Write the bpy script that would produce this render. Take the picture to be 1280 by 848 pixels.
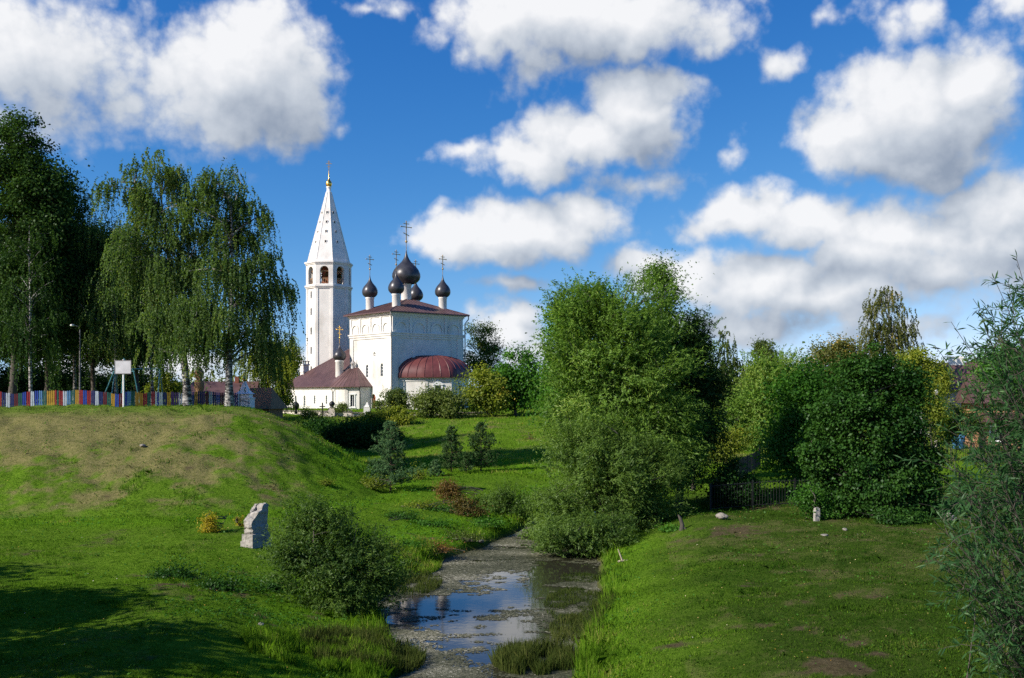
import bpy, bmesh, math, random
import numpy as np
from mathutils import Vector, Matrix

# ---------------------------------------------------------------- scene, camera, light, sky
S = bpy.context.scene
COL = S.collection
for o in list(bpy.data.objects):
    bpy.data.objects.remove(o)
R = math.radians
F, CX, HOR, CAMZ = 1250.0, 640.0, 490.0, 8.0          # focal length in photo pixels, horizon row, eye height

cam = bpy.data.cameras.new('camera')
cam_o = bpy.data.objects.new('camera', cam)
COL.objects.link(cam_o)
cam_o.location = (0, 0, CAMZ)
cam_o.rotation_euler = (R(90), 0, 0)
cam.sensor_width = 36.0
cam.lens = 36.0 * F / 1280.0
cam.shift_y = (HOR - 424.0) / 1280.0
cam.clip_start = 0.2
cam.clip_end = 9000
S.camera = cam_o

S.render.engine = 'CYCLES'
S.view_settings.view_transform = 'Standard'
S.view_settings.look = 'None'
S.view_settings.exposure = 0.5
S.view_settings.gamma = 1.0
S.cycles.use_denoising = False
S.cycles.use_adaptive_sampling = False
S.cycles.max_bounces = 6
S.cycles.diffuse_bounces = 3
S.cycles.glossy_bounces = 3
S.cycles.transmission_bounces = 4
S.cycles.transparent_max_bounces = 4
S.cycles.sample_clamp_indirect = 4.0

SKY_CURVE = ((.266, 2.8), (.722, 1.6), (1.893, .95))     # gain and contrast of the sky's red, green and blue
SUN_AZ, SUN_EL = -60.0, 34.0                            # degrees from straight behind the camera (negative: left), height
sun_dir = Vector((math.sin(R(SUN_AZ)) * math.cos(R(SUN_EL)), -math.cos(R(SUN_AZ)) * math.cos(R(SUN_EL)), math.sin(R(SUN_EL))))
sl = bpy.data.lights.new('sun', 'SUN')
sl.energy = 4.9
sl.angle = R(0.53)
sl.color = (1.0, 0.93, 0.82)
sun_o = bpy.data.objects.new('sun', sl)
COL.objects.link(sun_o)
sun_o.rotation_euler = sun_dir.to_track_quat('Z', 'Y').to_euler()
sun_o.location = (-60, -40, 60)

# clouds: (photo column, photo row, half width, half height, weight, softness class)
CLOUDS = [
    (20, 55, 150, 75, .8), (105, 60, 105, 75, .75), (130, 120, 110, 60, .45), (60, 135, 120, 50, .45),
    (312, 92, 112, 94, 1.15), (270, 120, 75, 70, .9), (355, 105, 70, 75, 1.0), (215, 105, 60, 60, .6),
    (700, 22, 160, 62, 1.05), (640, 40, 80, 48, .9), (800, 20, 110, 60, .9), (690, 85, 90, 30, .45), (880, 20, 60, 40, .5),
    (795, 125, 78, 50, 1.1), (730, 165, 105, 45, .95), (655, 200, 75, 40, .75), (820, 160, 60, 36, .8), (585, 190, 42, 20, .5), (800, 225, 70, 24, .5),
    (650, 290, 125, 42, 1.1), (570, 295, 70, 42, 1.0), (720, 268, 62, 38, 1.0), (610, 310, 120, 28, .7),
    (640, 358, 60, 17, .55), (635, 410, 62, 36, .9), (660, 440, 90, 30, .7),
    (1140, 145, 130, 72, 1.2), (1210, 120, 62, 66, 1.0), (1060, 170, 72, 58, 1.0), (1150, 195, 110, 36, .8),
    (925, 270, 80, 36, .9), (1010, 285, 110, 38, .9), (1120, 290, 130, 45, .85), (1240, 255, 110, 50, .95), (1240, 320, 120, 60, .85),
    (850, 345, 105, 36, 1.0), (790, 335, 60, 30, .8), (960, 355, 120, 45, 1.05), (1060, 370, 110, 42, .95), (930, 405, 150, 26, .7), (1160, 345, 110, 48, .8), (1080, 325, 130, 40, .8),
    (968, 72, 42, 24, .5), (1135, 22, 48, 34, .5), (1035, 32, 30, 20, .42), (1260, 15, 36, 30, .45), (908, 195, 26, 22, .4), (470, 0, 60, 14, .4),
    (355, 455, 60, 36, .7), (230, 460, 80, 36, .6), (100, 450, 120, 40, .5), (1130, 420, 70, 22, .4),
    (-150, 140, 130, 70, 1.0), (-330, 330, 190, 60, .9), (1480, 180, 140, 60, 1.0), (1700, 300, 200, 60, .9), (450, -200, 200, 70, .9), (1000, -260, 240, 80, .9),
]


def px_dir(px, py):
    v = Vector(((px - CX) / F, 1.0, (HOR - py) / F)).normalized()
    return math.atan2(v.x, v.y), math.asin(v.z)


def build_sky():
    w = bpy.data.worlds.new('World')
    S.world = w
    w.use_nodes = True
    nt = w.node_tree
    nt.nodes.clear()
    N, L = nt.nodes, nt.links

    def density_group():
        g = bpy.data.node_groups.new('cloud_density', 'ShaderNodeTree')
        g.interface.new_socket('P', in_out='INPUT', socket_type='NodeSocketVector')
        g.interface.new_socket('Density', in_out='OUTPUT', socket_type='NodeSocketFloat')
        g.interface.new_socket('Bulk', in_out='OUTPUT', socket_type='NodeSocketFloat')
        n, l = g.nodes, g.links
        gi, go = n.new('NodeGroupInput'), n.new('NodeGroupOutput')

        def vm(op, a, b=None, c=None):
            x = n.new('ShaderNodeVectorMath'); x.operation = op
            for i, s in enumerate((a, b, c)):
                if s is None: continue
                if isinstance(s, tuple): x.inputs[i].default_value = s
                elif isinstance(s, float): x.inputs[3].default_value = s
                else: l.new(s, x.inputs[i])
            return x.outputs['Value'] if op == 'LENGTH' else x.outputs['Vector']

        def m(op, a, b=None, c=None, clamp=False):
            x = n.new('ShaderNodeMath'); x.operation = op; x.use_clamp = clamp
            for i, s in enumerate((a, b, c)):
                if s is None: continue
                if isinstance(s, (int, float)): x.inputs[i].default_value = s
                else: l.new(s, x.inputs[i])
            return x.outputs[0]

        def noise(p, scale, detail, rough=.55):
            x = n.new('ShaderNodeTexNoise'); x.noise_dimensions = '3D'
            x.inputs['Scale'].default_value = scale; x.inputs['Detail'].default_value = detail; x.inputs['Roughness'].default_value = rough
            l.new(p, x.inputs['Vector'])
            return x
        P = gi.outputs['P']
        n1 = noise(P, 11.0, 3.0)
        w1 = vm('MULTIPLY_ADD', n1.outputs['Color'], (.075, .06, 0), P)
        w1 = vm('ADD', w1, (-.0375, -.03, 0))
        acc = None
        for (px, py, rx, ry, wt) in CLOUDS:
            a, e = px_dir(px, py)
            k = 1.14 / F
            q = vm('MULTIPLY_ADD', w1, (1 / (rx * k), 1 / (ry * k), 0), (-a / (rx * k), -e / (ry * k), 0))
            r = vm('LENGTH', q)
            v = m('MULTIPLY_ADD', r, -wt, wt)
            if acc is None: acc = v
            else: acc = m('SMOOTH_MAX', acc, v, .12)
        bulk = acc
        vo = n.new('ShaderNodeTexVoronoi'); vo.voronoi_dimensions = '3D'; vo.feature = 'F1'
        vo.inputs['Scale'].default_value = 34.0; vo.inputs['Detail'].default_value = 2.0; vo.inputs['Roughness'].default_value = .5
        n0 = noise(P, 30.0, 2.0)
        l.new(vm('MULTIPLY_ADD', n0.outputs['Color'], (.02, .02, 0), P), vo.inputs['Vector'])
        nb = noise(P, 26.0, 7.0, .6)
        t = m('MULTIPLY_ADD', vo.outputs['Distance'], -.26, .12)
        t2 = m('MULTIPLY_ADD', nb.outputs['Fac'], .75, -.375)
        d = m('ADD', m('ADD', bulk, t), t2)
        l.new(d, go.inputs['Density']); l.new(bulk, go.inputs['Bulk'])
        return g
    G = density_group()

    def m(op, a, b=None, c=None, clamp=False):
        x = N.new('ShaderNodeMath'); x.operation = op; x.use_clamp = clamp
        for i, s in enumerate((a, b, c)):
            if s is None: continue
            if isinstance(s, (int, float)): x.inputs[i].default_value = s
            else: L.new(s, x.inputs[i])
        return x.outputs[0]

    def smooth(v, lo, hi):
        x = N.new('ShaderNodeMapRange'); x.interpolation_type = 'SMOOTHSTEP'
        x.inputs['From Min'].default_value = lo; x.inputs['From Max'].default_value = hi
        L.new(v, x.inputs['Value'])
        return x.outputs['Result']
    tc = N.new('ShaderNodeTexCoord')
    sp = N.new('ShaderNodeSeparateXYZ'); L.new(tc.outputs['Generated'], sp.inputs[0])
    az = m('ARCTAN2', sp.outputs['X'], sp.outputs['Y'])
    el = m('ARCSINE', sp.outputs['Z'])
    cb = N.new('ShaderNodeCombineXYZ'); L.new(az, cb.inputs[0]); L.new(el, cb.inputs[1])

    def dens(off):
        q = cb.outputs[0]
        if off:
            a = N.new('ShaderNodeVectorMath'); a.operation = 'ADD'; L.new(q, a.inputs[0]); a.inputs[1].default_value = (off[0], off[1], 0)
            q = a.outputs[0]
        x = N.new('ShaderNodeGroup'); x.node_tree = G; L.new(q, x.inputs[0])
        return x.outputs['Density'], x.outputs['Bulk']
    d0, b0 = dens(None)
    d1, b1 = dens((-.010, .013))
    d2, b2 = dens((-.022, .045))
    alpha = smooth(d0, -.10, .36)
    # light comes from the upper left: less cloud that way means a brighter puff
    relief = m('ADD', m('MULTIPLY', m('SUBTRACT', d0, d1), .28), m('MULTIPLY', m('SUBTRACT', d0, d2), .30))
    under = m('MULTIPLY', smooth(b2, .0, 1.1), -.42)
    core = m('MULTIPLY', smooth(d0, .1, .8), .08)
    lit = m('ADD', m('ADD', m('ADD', relief, under), core), .645, clamp=True)
    ramp = N.new('ShaderNodeValToRGB')
    cr = ramp.color_ramp
    cr.elements[0].position = .0; cr.elements[0].color = (.30, .36, .46, 1)
    cr.elements[1].position = .95; cr.elements[1].color = (.95, .955, .97, 1)
    e = cr.elements.new(.5); e.color = (.60, .65, .72, 1)
    L.new(lit, ramp.inputs[0])
    sky = N.new('ShaderNodeTexSky')
    sky.sky_type = 'NISHITA'
    sky.sun_disc = False
    sky.sun_elevation = R(SUN_EL)
    sky.sun_rotation = math.atan2(sun_dir.x, sun_dir.y)
    sky.altitude = 0
    sky.air_density = 1.0; sky.dust_density = 0.15; sky.ozone_density = 1.2
    bg = N.new('ShaderNodeBackground'); bg.inputs['Strength'].default_value = 0.070
    # thin clear autumn air: look the sky up a little higher and deepen the blue
    zz = m('MAXIMUM', m('MULTIPLY_ADD', sp.outputs['Z'], 1.15, .145), .17)
    cv = N.new('ShaderNodeCombineXYZ'); L.new(sp.outputs['X'], cv.inputs[0]); L.new(sp.outputs['Y'], cv.inputs[1]); L.new(zz, cv.inputs[2])
    nm = N.new('ShaderNodeVectorMath'); nm.operation = 'NORMALIZE'; L.new(cv.outputs[0], nm.inputs[0]); L.new(nm.outputs[0], sky.inputs['Vector'])
    sc_ = N.new('ShaderNodeSeparateColor'); L.new(sky.outputs[0], sc_.inputs[0])
    cc = N.new('ShaderNodeCombineColor')
    for i, (k_, e_) in enumerate(SKY_CURVE):
        L.new(m('MULTIPLY', m('POWER', sc_.outputs[i], e_), k_), cc.inputs[i])
    L.new(cc.outputs[0], bg.inputs['Color'])
    bc = N.new('ShaderNodeBackground'); bc.inputs['Strength'].default_value = 0.70
    L.new(ramp.outputs['Color'], bc.inputs['Color'])
    mx = N.new('ShaderNodeMixShader')
    L.new(m('MULTIPLY', alpha, .97), mx.inputs[0]); L.new(bg.outputs[0], mx.inputs[1]); L.new(bc.outputs[0], mx.inputs[2])
    out = N.new('ShaderNodeOutputWorld'); L.new(mx.outputs[0], out.inputs['Surface'])
    w.cycles.sampling_method = 'MANUAL'
    w.cycles.sample_map_resolution = 512


build_sky()

# ---------------------------------------------------------------- helpers
def rng(seed):
    return np.random.default_rng(seed)


def vnoise(x, y, scale, seed=0):
    """smooth value noise, -1..1"""
    x = np.asarray(x, float) / scale; y = np.asarray(y, float) / scale
    xi, yi = np.floor(x).astype(np.int64), np.floor(y).astype(np.int64)
    fx, fy = x - xi, y - yi
    fx = fx * fx * (3 - 2 * fx); fy = fy * fy * (3 - 2 * fy)

    def h(i, j):
        n = (i * 374761393 + j * 668265263 + seed * 974634533) & 0x7fffffff
        n = ((n ^ (n >> 13)) * 1274126177) & 0x7fffffff
        return ((n ^ (n >> 16)) & 0xffff) / 32767.5 - 1
    a, b, c, d = h(xi, yi), h(xi + 1, yi), h(xi, yi + 1), h(xi + 1, yi + 1)
    return (a * (1 - fx) + b * fx) * (1 - fy) + (c * (1 - fx) + d * fx) * fy


def sstep(t):
    t = np.clip(t, 0, 1)
    return t * t * (3 - 2 * t)


def mesh_np(name, V, faces_n, FV, mat=None, parent=None, attrs=None, smooth=False):
    """V (n,3); FV flat face vertex indices, faces_n verts per face"""
    me = bpy.data.meshes.new(name)
    V = np.asarray(V, np.float32); FV = np.asarray(FV, np.int32).ravel()
    nf = len(FV) // faces_n
    me.vertices.add(len(V)); me.vertices.foreach_set('co', V.ravel())
    me.loops.add(len(FV)); me.loops.foreach_set('vertex_index', FV)
    me.polygons.add(nf)
    me.polygons.foreach_set('loop_start', np.arange(nf, dtype=np.int32) * faces_n)
    if smooth: me.polygons.foreach_set('use_smooth', np.ones(nf, bool))
    me.update(calc_edges=True)
    for k, (dom, arr) in (attrs or {}).items():
        a = me.attributes.new(k, 'FLOAT', dom)
        a.data.foreach_set('value', np.asarray(arr, np.float32))
    if mat: me.materials.append(mat)
    o = bpy.data.objects.new(name, me); COL.objects.link(o)
    if parent: o.parent = parent
    return o


class MB:
    """collects simple shapes, links them as one mesh object"""
    def __init__(s): s.v, s.f, s.sm, s.mi = [], [], [], []

    def add(s, vs, fs, smooth=False, mi=0):
        b = len(s.v); s.v += [tuple(v) for v in vs]
        for f in fs: s.f.append([b + i for i in f]); s.sm.append(smooth); s.mi.append(mi)
        return s

    def box(s, x0, x1, y0, y1, z0, z1, M=None, mi=0):
        v = [Vector(p) for p in ((x0, y0, z0), (x1, y0, z0), (x1, y1, z0), (x0, y1, z0), (x0, y0, z1), (x1, y0, z1), (x1, y1, z1), (x0, y1, z1))]
        if M: v = [M @ p for p in v]
        return s.add(v, [(3, 2, 1, 0), (4, 5, 6, 7), (0, 1, 5, 4), (1, 2, 6, 5), (2, 3, 7, 6), (3, 0, 4, 7)], mi=mi)

    def tube(s, pts, rads, n=8, caps=True, smooth=True, mi=0):
        pts = [Vector(p) for p in pts]
        if not hasattr(rads, '__len__'): rads = [rads] * len(pts)
        vs, fs = [], []
        ref = None
        for i, p in enumerate(pts):
            d = (pts[min(i + 1, len(pts) - 1)] - pts[max(i - 1, 0)]).normalized()
            if ref is None:
                ref = Vector((0, 0, 1)).cross(d)
                if ref.length < .05: ref = Vector((1, 0, 0))
            a = (ref - d * ref.dot(d)).normalized(); ref = a
            b = d.cross(a)
            for k in range(n):
                t = 2 * math.pi * k / n
                vs.append(p + (a * math.cos(t) + b * math.sin(t)) * rads[i])
        for i in range(len(pts) - 1):
            for k in range(n):
                k2 = (k + 1) % n
                fs.append((i * n + k, i * n + k2, (i + 1) * n + k2, (i + 1) * n + k))
        s.add(vs, fs, smooth, mi)
        if caps:
            s.add(vs[:n], [tuple(range(n - 1, -1, -1))], False, mi); s.add(vs[-n:], [tuple(range(n))], False, mi)
        return s

    def lathe(s, prof, n=24, c=(0, 0, 0), smooth=True, a0=0.0, mi=0, ridge=0.0, arc=None):
        """prof: (radius, height) pairs"""
        vs, fs = [], []
        full = arc is None
        m = n if full else n + 1
        for (r, z) in prof:
            for k in range(m):
                t = a0 + (2 * math.pi if full else arc) * k / n
                rr = r * (1 + (ridge if k % 2 else 0))
                vs.append((c[0] + rr * math.cos(t), c[1] + rr * math.sin(t), c[2] + z))
        for i in range(len(prof) - 1):
            for k in range(n):
                k2 = (k + 1) % m
                fs.append((i * m + k, i * m + k2, (i + 1) * m + k2, (i + 1) * m + k))
        return s.add(vs, fs, smooth, mi)

    def prism(s, poly, z0, z1, mi=0, M=None):
        n = len(poly)
        v = [Vector((p[0], p[1], z0)) for p in poly] + [Vector((p[0], p[1], z1)) for p in poly]
        if M: v = [M @ p for p in v]
        return s.add(v, [tuple(range(n - 1, -1, -1)), tuple(range(n, 2 * n))] + [(i, (i + 1) % n, n + (i + 1) % n, n + i) for i in range(n)], mi=mi)

    def build(s, name, mat=None, parent=None, loc=None):
        me = bpy.data.meshes.new(name)
        me.from_pydata([tuple(v) for v in s.v], [], s.f)
        me.polygons.foreach_set('use_smooth', s.sm)
        for m in (mat if isinstance(mat, (list, tuple)) else [mat]):
            if m: me.materials.append(m)
        me.polygons.foreach_set('material_index', s.mi)
        me.update()
        o = bpy.data.objects.new(name, me); COL.objects.link(o)
        if parent: o.parent = parent
        if loc: o.location = loc
        return o


def tag(o, label=None, cat=None, group=None, kind=None):
    if label: o['label'] = label
    if cat: o['category'] = cat
    if group: o['group'] = group
    if kind: o['kind'] = kind
    return o


def empty(name, loc, rz=0.0, label=None, cat=None, group=None):
    o = bpy.data.objects.new(name, None); COL.objects.link(o)
    o.location = loc; o.rotation_euler = (0, 0, rz); o.empty_display_size = .3
    return tag(o, label, cat, group)


def copy_tree(o, parent=None):
    c = o.copy(); COL.objects.link(c)
    if parent: c.parent = parent
    for ch in list(o.children): copy_tree(ch, c)
    return c


def cut(o, cutters):
    """carve openings out of a wall: real holes, no leftover helper objects"""
    c = cutters.build('opening_cutter', None, o.parent)
    for q in (c, o):
        bm = bmesh.new(); bm.from_mesh(q.data); bmesh.ops.recalc_face_normals(bm, faces=bm.faces); bm.to_mesh(q.data); bm.free()
    m = o.modifiers.new('cut', 'BOOLEAN'); m.operation = 'DIFFERENCE'; m.object = c; m.solver = 'EXACT'
    bpy.context.view_layer.update()
    dg = bpy.context.evaluated_depsgraph_get()
    me = bpy.data.meshes.new_from_object(o.evaluated_get(dg))
    o.modifiers.clear(); old = o.data; o.data = me; me.name = old.name
    bpy.data.meshes.remove(old)
    cm = c.data; bpy.data.objects.remove(c); bpy.data.meshes.remove(cm)
    return o


def arch_poly(w, h, n=8):
    """outline of a round-headed opening, width w, total height h, foot at 0"""
    r = w / 2
    return [(-r, 0), (r, 0)] + [(r * math.cos(math.pi * k / n), h - r + r * math.sin(math.pi * k / n)) for k in range(n + 1)]


def X(px, d): return (px - CX) / F * d
def Z(py, d): return CAMZ + (HOR - py) / F * d


# ---------------------------------------------------------------- materials
def new_mat(name):
    m = bpy.data.materials.new(name); m.use_nodes = True
    nt = m.node_tree; nt.nodes.clear()
    out = nt.nodes.new('ShaderNodeOutputMaterial')
    return m, nt, out


def nd(nt, t, **kw):
    n = nt.nodes.new(t)
    for k, v in kw.items():
        if k in n.bl_rna.properties and k not in n.inputs: setattr(n, k, v)
        else: n.inputs[k].default_value = v
    return n


def mat_basic(name, col, rough=.7, metal=0.0, var=.12, scale=3.0, bump=0.0, bscale=30.0, spec=.4, stain=None, stain_scale=.6):
    m, nt, out = new_mat(name)
    L = nt.links
    p = nd(nt, 'ShaderNodeBsdfPrincipled'); p.inputs['Roughness'].default_value = rough; p.inputs['Metallic'].default_value = metal
    p.inputs['Specular IOR Level'].default_value = spec
    tc = nd(nt, 'ShaderNodeTexCoord')
    n = nd(nt, 'ShaderNodeTexNoise'); n.inputs['Scale'].default_value = scale; n.inputs['Detail'].default_value = 6
    L.new(tc.outputs['Object'], n.inputs['Vector'])
    r = nd(nt, 'ShaderNodeValToRGB'); e = r.color_ramp.elements
    e[0].position, e[1].position = .3, .72
    e[0].color = (*[c * (1 - var) for c in col], 1); e[1].color = (*[min(1, c * (1 + var)) for c in col], 1)
    L.new(n.outputs['Fac'], r.inputs[0])
    colout = r.outputs[0]
    if stain:
        n2 = nd(nt, 'ShaderNodeTexNoise'); n2.inputs['Scale'].default_value = stain_scale; n2.inputs['Detail'].default_value = 8; n2.inputs['Roughness'].default_value = .65
        mp = nd(nt, 'ShaderNodeMapping'); mp.inputs['Scale'].default_value = (1, 1, .45)
        L.new(tc.outputs['Object'], mp.inputs[0]); L.new(mp.outputs[0], n2.inputs['Vector'])
        mr = nd(nt, 'ShaderNodeMapRange'); mr.inputs['From Min'].default_value = .52; mr.inputs['From Max'].default_value = .75
        L.new(n2.outputs['Fac'], mr.inputs[0])
        mx = nd(nt, 'ShaderNodeMix', data_type='RGBA'); L.new(mr.outputs[0], mx.inputs[0]); L.new(colout, mx.inputs[6]); mx.inputs[7].default_value = (*stain, 1)
        colout = mx.outputs[2]
    L.new(colout, p.inputs['Base Color'])
    if bump:
        nb = nd(nt, 'ShaderNodeTexNoise'); nb.inputs['Scale'].default_value = bscale; nb.inputs['Detail'].default_value = 4
        L.new(tc.outputs['Object'], nb.inputs['Vector'])
        b = nd(nt, 'ShaderNodeBump'); b.inputs['Strength'].default_value = bump; b.inputs['Distance'].default_value = .05
        L.new(nb.outputs['Fac'], b.inputs['Height']); L.new(b.outputs[0], p.inputs['Normal'])
    L.new(p.outputs[0], out.inputs[0])
    return m


def mat_leaf(name, c0, c1, c2=None, trans=.42, gloss=.006):
    """leaf tissue: colour from each leaf's own 'tint', some light comes through"""
    m, nt, out = new_mat(name); L = nt.links
    a = nd(nt, 'ShaderNodeAttribute'); a.attribute_name = 'tint'
    r = nd(nt, 'ShaderNodeValToRGB'); e = r.color_ramp.elements
    e[0].color = (*c0, 1); e[1].color = (*c1, 1); e[0].position = .1; e[1].position = .8 if c2 else .95
    if c2: x = e.new(.97); x.color = (*c2, 1)
    L.new(a.outputs['Fac'], r.inputs[0])
    d = nd(nt, 'ShaderNodeBsdfDiffuse'); L.new(r.outputs[0], d.inputs[0])
    t = nd(nt, 'ShaderNodeBsdfTranslucent')
    br = nd(nt, 'ShaderNodeMix', data_type='RGBA', blend_type='MULTIPLY'); br.inputs[0].default_value = 1
    L.new(r.outputs[0], br.inputs[6]); br.inputs[7].default_value = (1.5, 1.6, .7, 1)
    L.new(br.outputs[2], t.inputs[0])
    mx = nd(nt, 'ShaderNodeMixShader'); mx.inputs[0].default_value = trans
    L.new(d.outputs[0], mx.inputs[1]); L.new(t.outputs[0], mx.inputs[2])
    last = mx.outputs[0]
    if gloss:
        g = nd(nt, 'ShaderNodeBsdfGlossy'); g.inputs['Roughness'].default_value = .42; g.inputs['Color'].default_value = (.9, .95, 1, 1)
        m2 = nd(nt, 'ShaderNodeMixShader'); m2.inputs[0].default_value = gloss
        L.new(last, m2.inputs[1]); L.new(g.outputs[0], m2.inputs[2]); last = m2.outputs[0]
    L.new(last, out.inputs[0])
    return m


def mat_bark(name, col, dark, birch=False):
    m, nt, out = new_mat(name); L = nt.links
    tc = nd(nt, 'ShaderNodeTexCoord')
    mp = nd(nt, 'ShaderNodeMapping'); mp.inputs['Scale'].default_value = (2.2, 2.2, 7.0) if birch else (9, 9, 1.6)
    L.new(tc.outputs['Object'], mp.inputs[0])
    n = nd(nt, 'ShaderNodeTexNoise'); n.inputs['Scale'].default_value = 1.0; n.inputs['Detail'].default_value = 7; n.inputs['Roughness'].default_value = .65
    L.new(mp.outputs[0], n.inputs['Vector'])
    r = nd(nt, 'ShaderNodeValToRGB'); e = r.color_ramp.elements
    e[0].position, e[1].position = (.46, .56) if birch else (.35, .7)
    e[0].color = (*dark, 1); e[1].color = (*col, 1)
    L.new(n.outputs['Fac'], r.inputs[0])
    p = nd(nt, 'ShaderNodeBsdfPrincipled'); p.inputs['Roughness'].default_value = .85; L.new(r.outputs[0], p.inputs['Base Color'])
    b = nd(nt, 'ShaderNodeBump'); b.inputs['Strength'].default_value = .6; b.inputs['Distance'].default_value = .04
    L.new(n.outputs['Fac'], b.inputs['Height']); L.new(b.outputs[0], p.inputs['Normal'])
    L.new(p.outputs[0], out.inputs[0])
    return m


M = {}
M['plaster'] = mat_basic('white_limewash', (.665, .65, .61), .85, var=.09, scale=.8, bump=.10, bscale=.8, stain=(.44, .41, .36), stain_scale=.35)
M['plaster_old'] = mat_basic('old_plaster', (.62, .55, .48), .9, var=.15, scale=1.4, bump=.4, bscale=8, stain=(.33, .28, .24), stain_scale=.9)
M['roof'] = mat_basic('oxblood_roof_metal', (.095, .052, .048), .46, .0, var=.20, scale=.9, bump=.08, bscale=3, spec=.4, stain=(.15, .085, .075), stain_scale=.3)
M['roof_red'] = mat_basic('red_roof_metal', (.120, .034, .032), .42, .0, var=.22, scale=1.2, bump=.06, bscale=3, spec=.4, stain=(.17, .06, .05), stain_scale=.5)
M['dome'] = mat_basic('dark_dome_metal', (.050, .050, .056), .36, .35, var=.35, scale=1.6, bump=.10, bscale=5, spec=.5)
M['gold'] = mat_basic('gilt', (.75, .48, .12), .28, 1.0, var=.1)
M['iron_cross'] = mat_basic('dull_gilt_cross', (.30, .22, .10), .45, .6, var=.2)
M['glass'] = mat_basic('dark_window_glass', (.035, .045, .06), .12, 0, var=.3, spec=.6)
M['dark'] = mat_basic('dark_void', (.02, .018, .016), .9, var=.3)
M['brick'] = mat_basic('red_brick', (.25, .085, .05), .85, var=.25, scale=6, bump=.3, bscale=22)
M['wood'] = mat_basic('weathered_wood', (.24, .14, .07), .8, var=.3, scale=5, bump=.3)
M['log'] = mat_basic('orange_log', (.34, .19, .10), .7, var=.25, scale=3, bump=.2)
M['brown_door'] = mat_basic('brown_red_door', (.20, .055, .035), .6, var=.15)
M['white'] = mat_basic('white_paint', (.78, .78, .76), .55, var=.05)
M['pipe'] = mat_basic('zinc_pipe', (.33, .31, .29), .5, .3, var=.15)
M['iron'] = mat_basic('black_iron', (.02, .021, .022), .5, .3, var=.3)
M['bronze'] = mat_basic('bell_bronze', (.16, .12, .06), .4, .8, var=.2)
M['teal'] = mat_basic('teal_paint', (.035, .16, .19), .5, var=.2)
M['steel'] = mat_basic('galvanised_steel', (.16, .165, .17), .5, .4, var=.2)
M['stone'] = mat_basic('pale_granite', (.30, .28, .25), .9, var=.25, scale=4.5, bump=.9, bscale=7, stain=(.17, .165, .14), stain_scale=2.2)
M['rock'] = mat_basic('field_stone', (.22, .20, .17), .9, var=.3, scale=6, bump=.8, bscale=9, stain=(.14, .13, .10), stain_scale=3)
M['cut_wood'] = mat_basic('dry_driftwood', (.42, .34, .25), .85, var=.3, scale=6, bump=.3)
M['bark'] = mat_bark('grey_bark', (.10, .085, .065), (.035, .03, .024))
M['bark_birch'] = mat_bark('birch_bark', (.36, .35, .33), (.030, .028, .026), True)
M['bark_pine'] = mat_bark('pine_bark', (.13, .075, .045), (.05, .035, .025))
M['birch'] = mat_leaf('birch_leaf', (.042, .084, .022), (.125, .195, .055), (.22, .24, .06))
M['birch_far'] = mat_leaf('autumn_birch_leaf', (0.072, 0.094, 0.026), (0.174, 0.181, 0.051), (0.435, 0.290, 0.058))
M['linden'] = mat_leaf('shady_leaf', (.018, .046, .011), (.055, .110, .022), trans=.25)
M['willow'] = mat_leaf('willow_leaf', (.058, .122, .018), (.180, .300, .050), (.25, .33, .07))
M['willow_grey'] = mat_leaf('grey_willow_leaf', (.050, .100, .022), (.155, .245, .048))
M['willow_near'] = mat_leaf('near_willow_leaf', (.020, .066, .022), (.066, .150, .050), (.15, .24, .11), )
M['maple'] = mat_leaf('maple_leaf', (.014, .050, .010), (.048, .120, .018), trans=.3)
M['maple_bright'] = mat_leaf('bright_maple_leaf', (0.036, 0.109, 0.014), (0.094, 0.232, 0.029))
M['olive'] = mat_leaf('olive_shrub_leaf', (0.072, 0.109, 0.026), (0.189, 0.232, 0.058))
M['yellow'] = mat_leaf('yellowing_leaf', (0.131, 0.174, 0.022), (0.319, 0.348, 0.043), (0.493, 0.362, 0.058))
M['gold_leaf'] = mat_leaf('golden_leaf', (0.290, 0.246, 0.022), (0.522, 0.392, 0.043))
M['red'] = mat_leaf('russet_leaf', (0.102, 0.087, 0.026), (0.232, 0.123, 0.043))
M['needle'] = mat_leaf('blue_pine_needle', (.045, .105, .042), (.125, .225, .085), trans=.15)
M['needle_dark'] = mat_leaf('dark_pine_needle', (.030, .072, .022), (.095, .165, .05), trans=.15)
M['grass_leaf'] = mat_leaf('grass_blade', (.042, .105, .008), (.150, .270, .020), (.30, .28, .08), trans=.32, gloss=.0)
M['shade_tinted_grass'] = mat_leaf('shade_tinted_blade', (.020, .058, .006), (.066, .128, .014), (.16, .15, .05), trans=.3, gloss=.0)  # darker copy of the grass; the right lawn's shade is in its colour
M['dry_leaf'] = mat_leaf('dry_grass_blade', (.10, .115, .03), (.235, .215, .095), trans=.2, gloss=.0)
M['reed'] = mat_leaf('reed_blade', (.036, .062, .012), (.100, .118, .032), (.20, .17, .07), trans=.25, gloss=.0)

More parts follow.
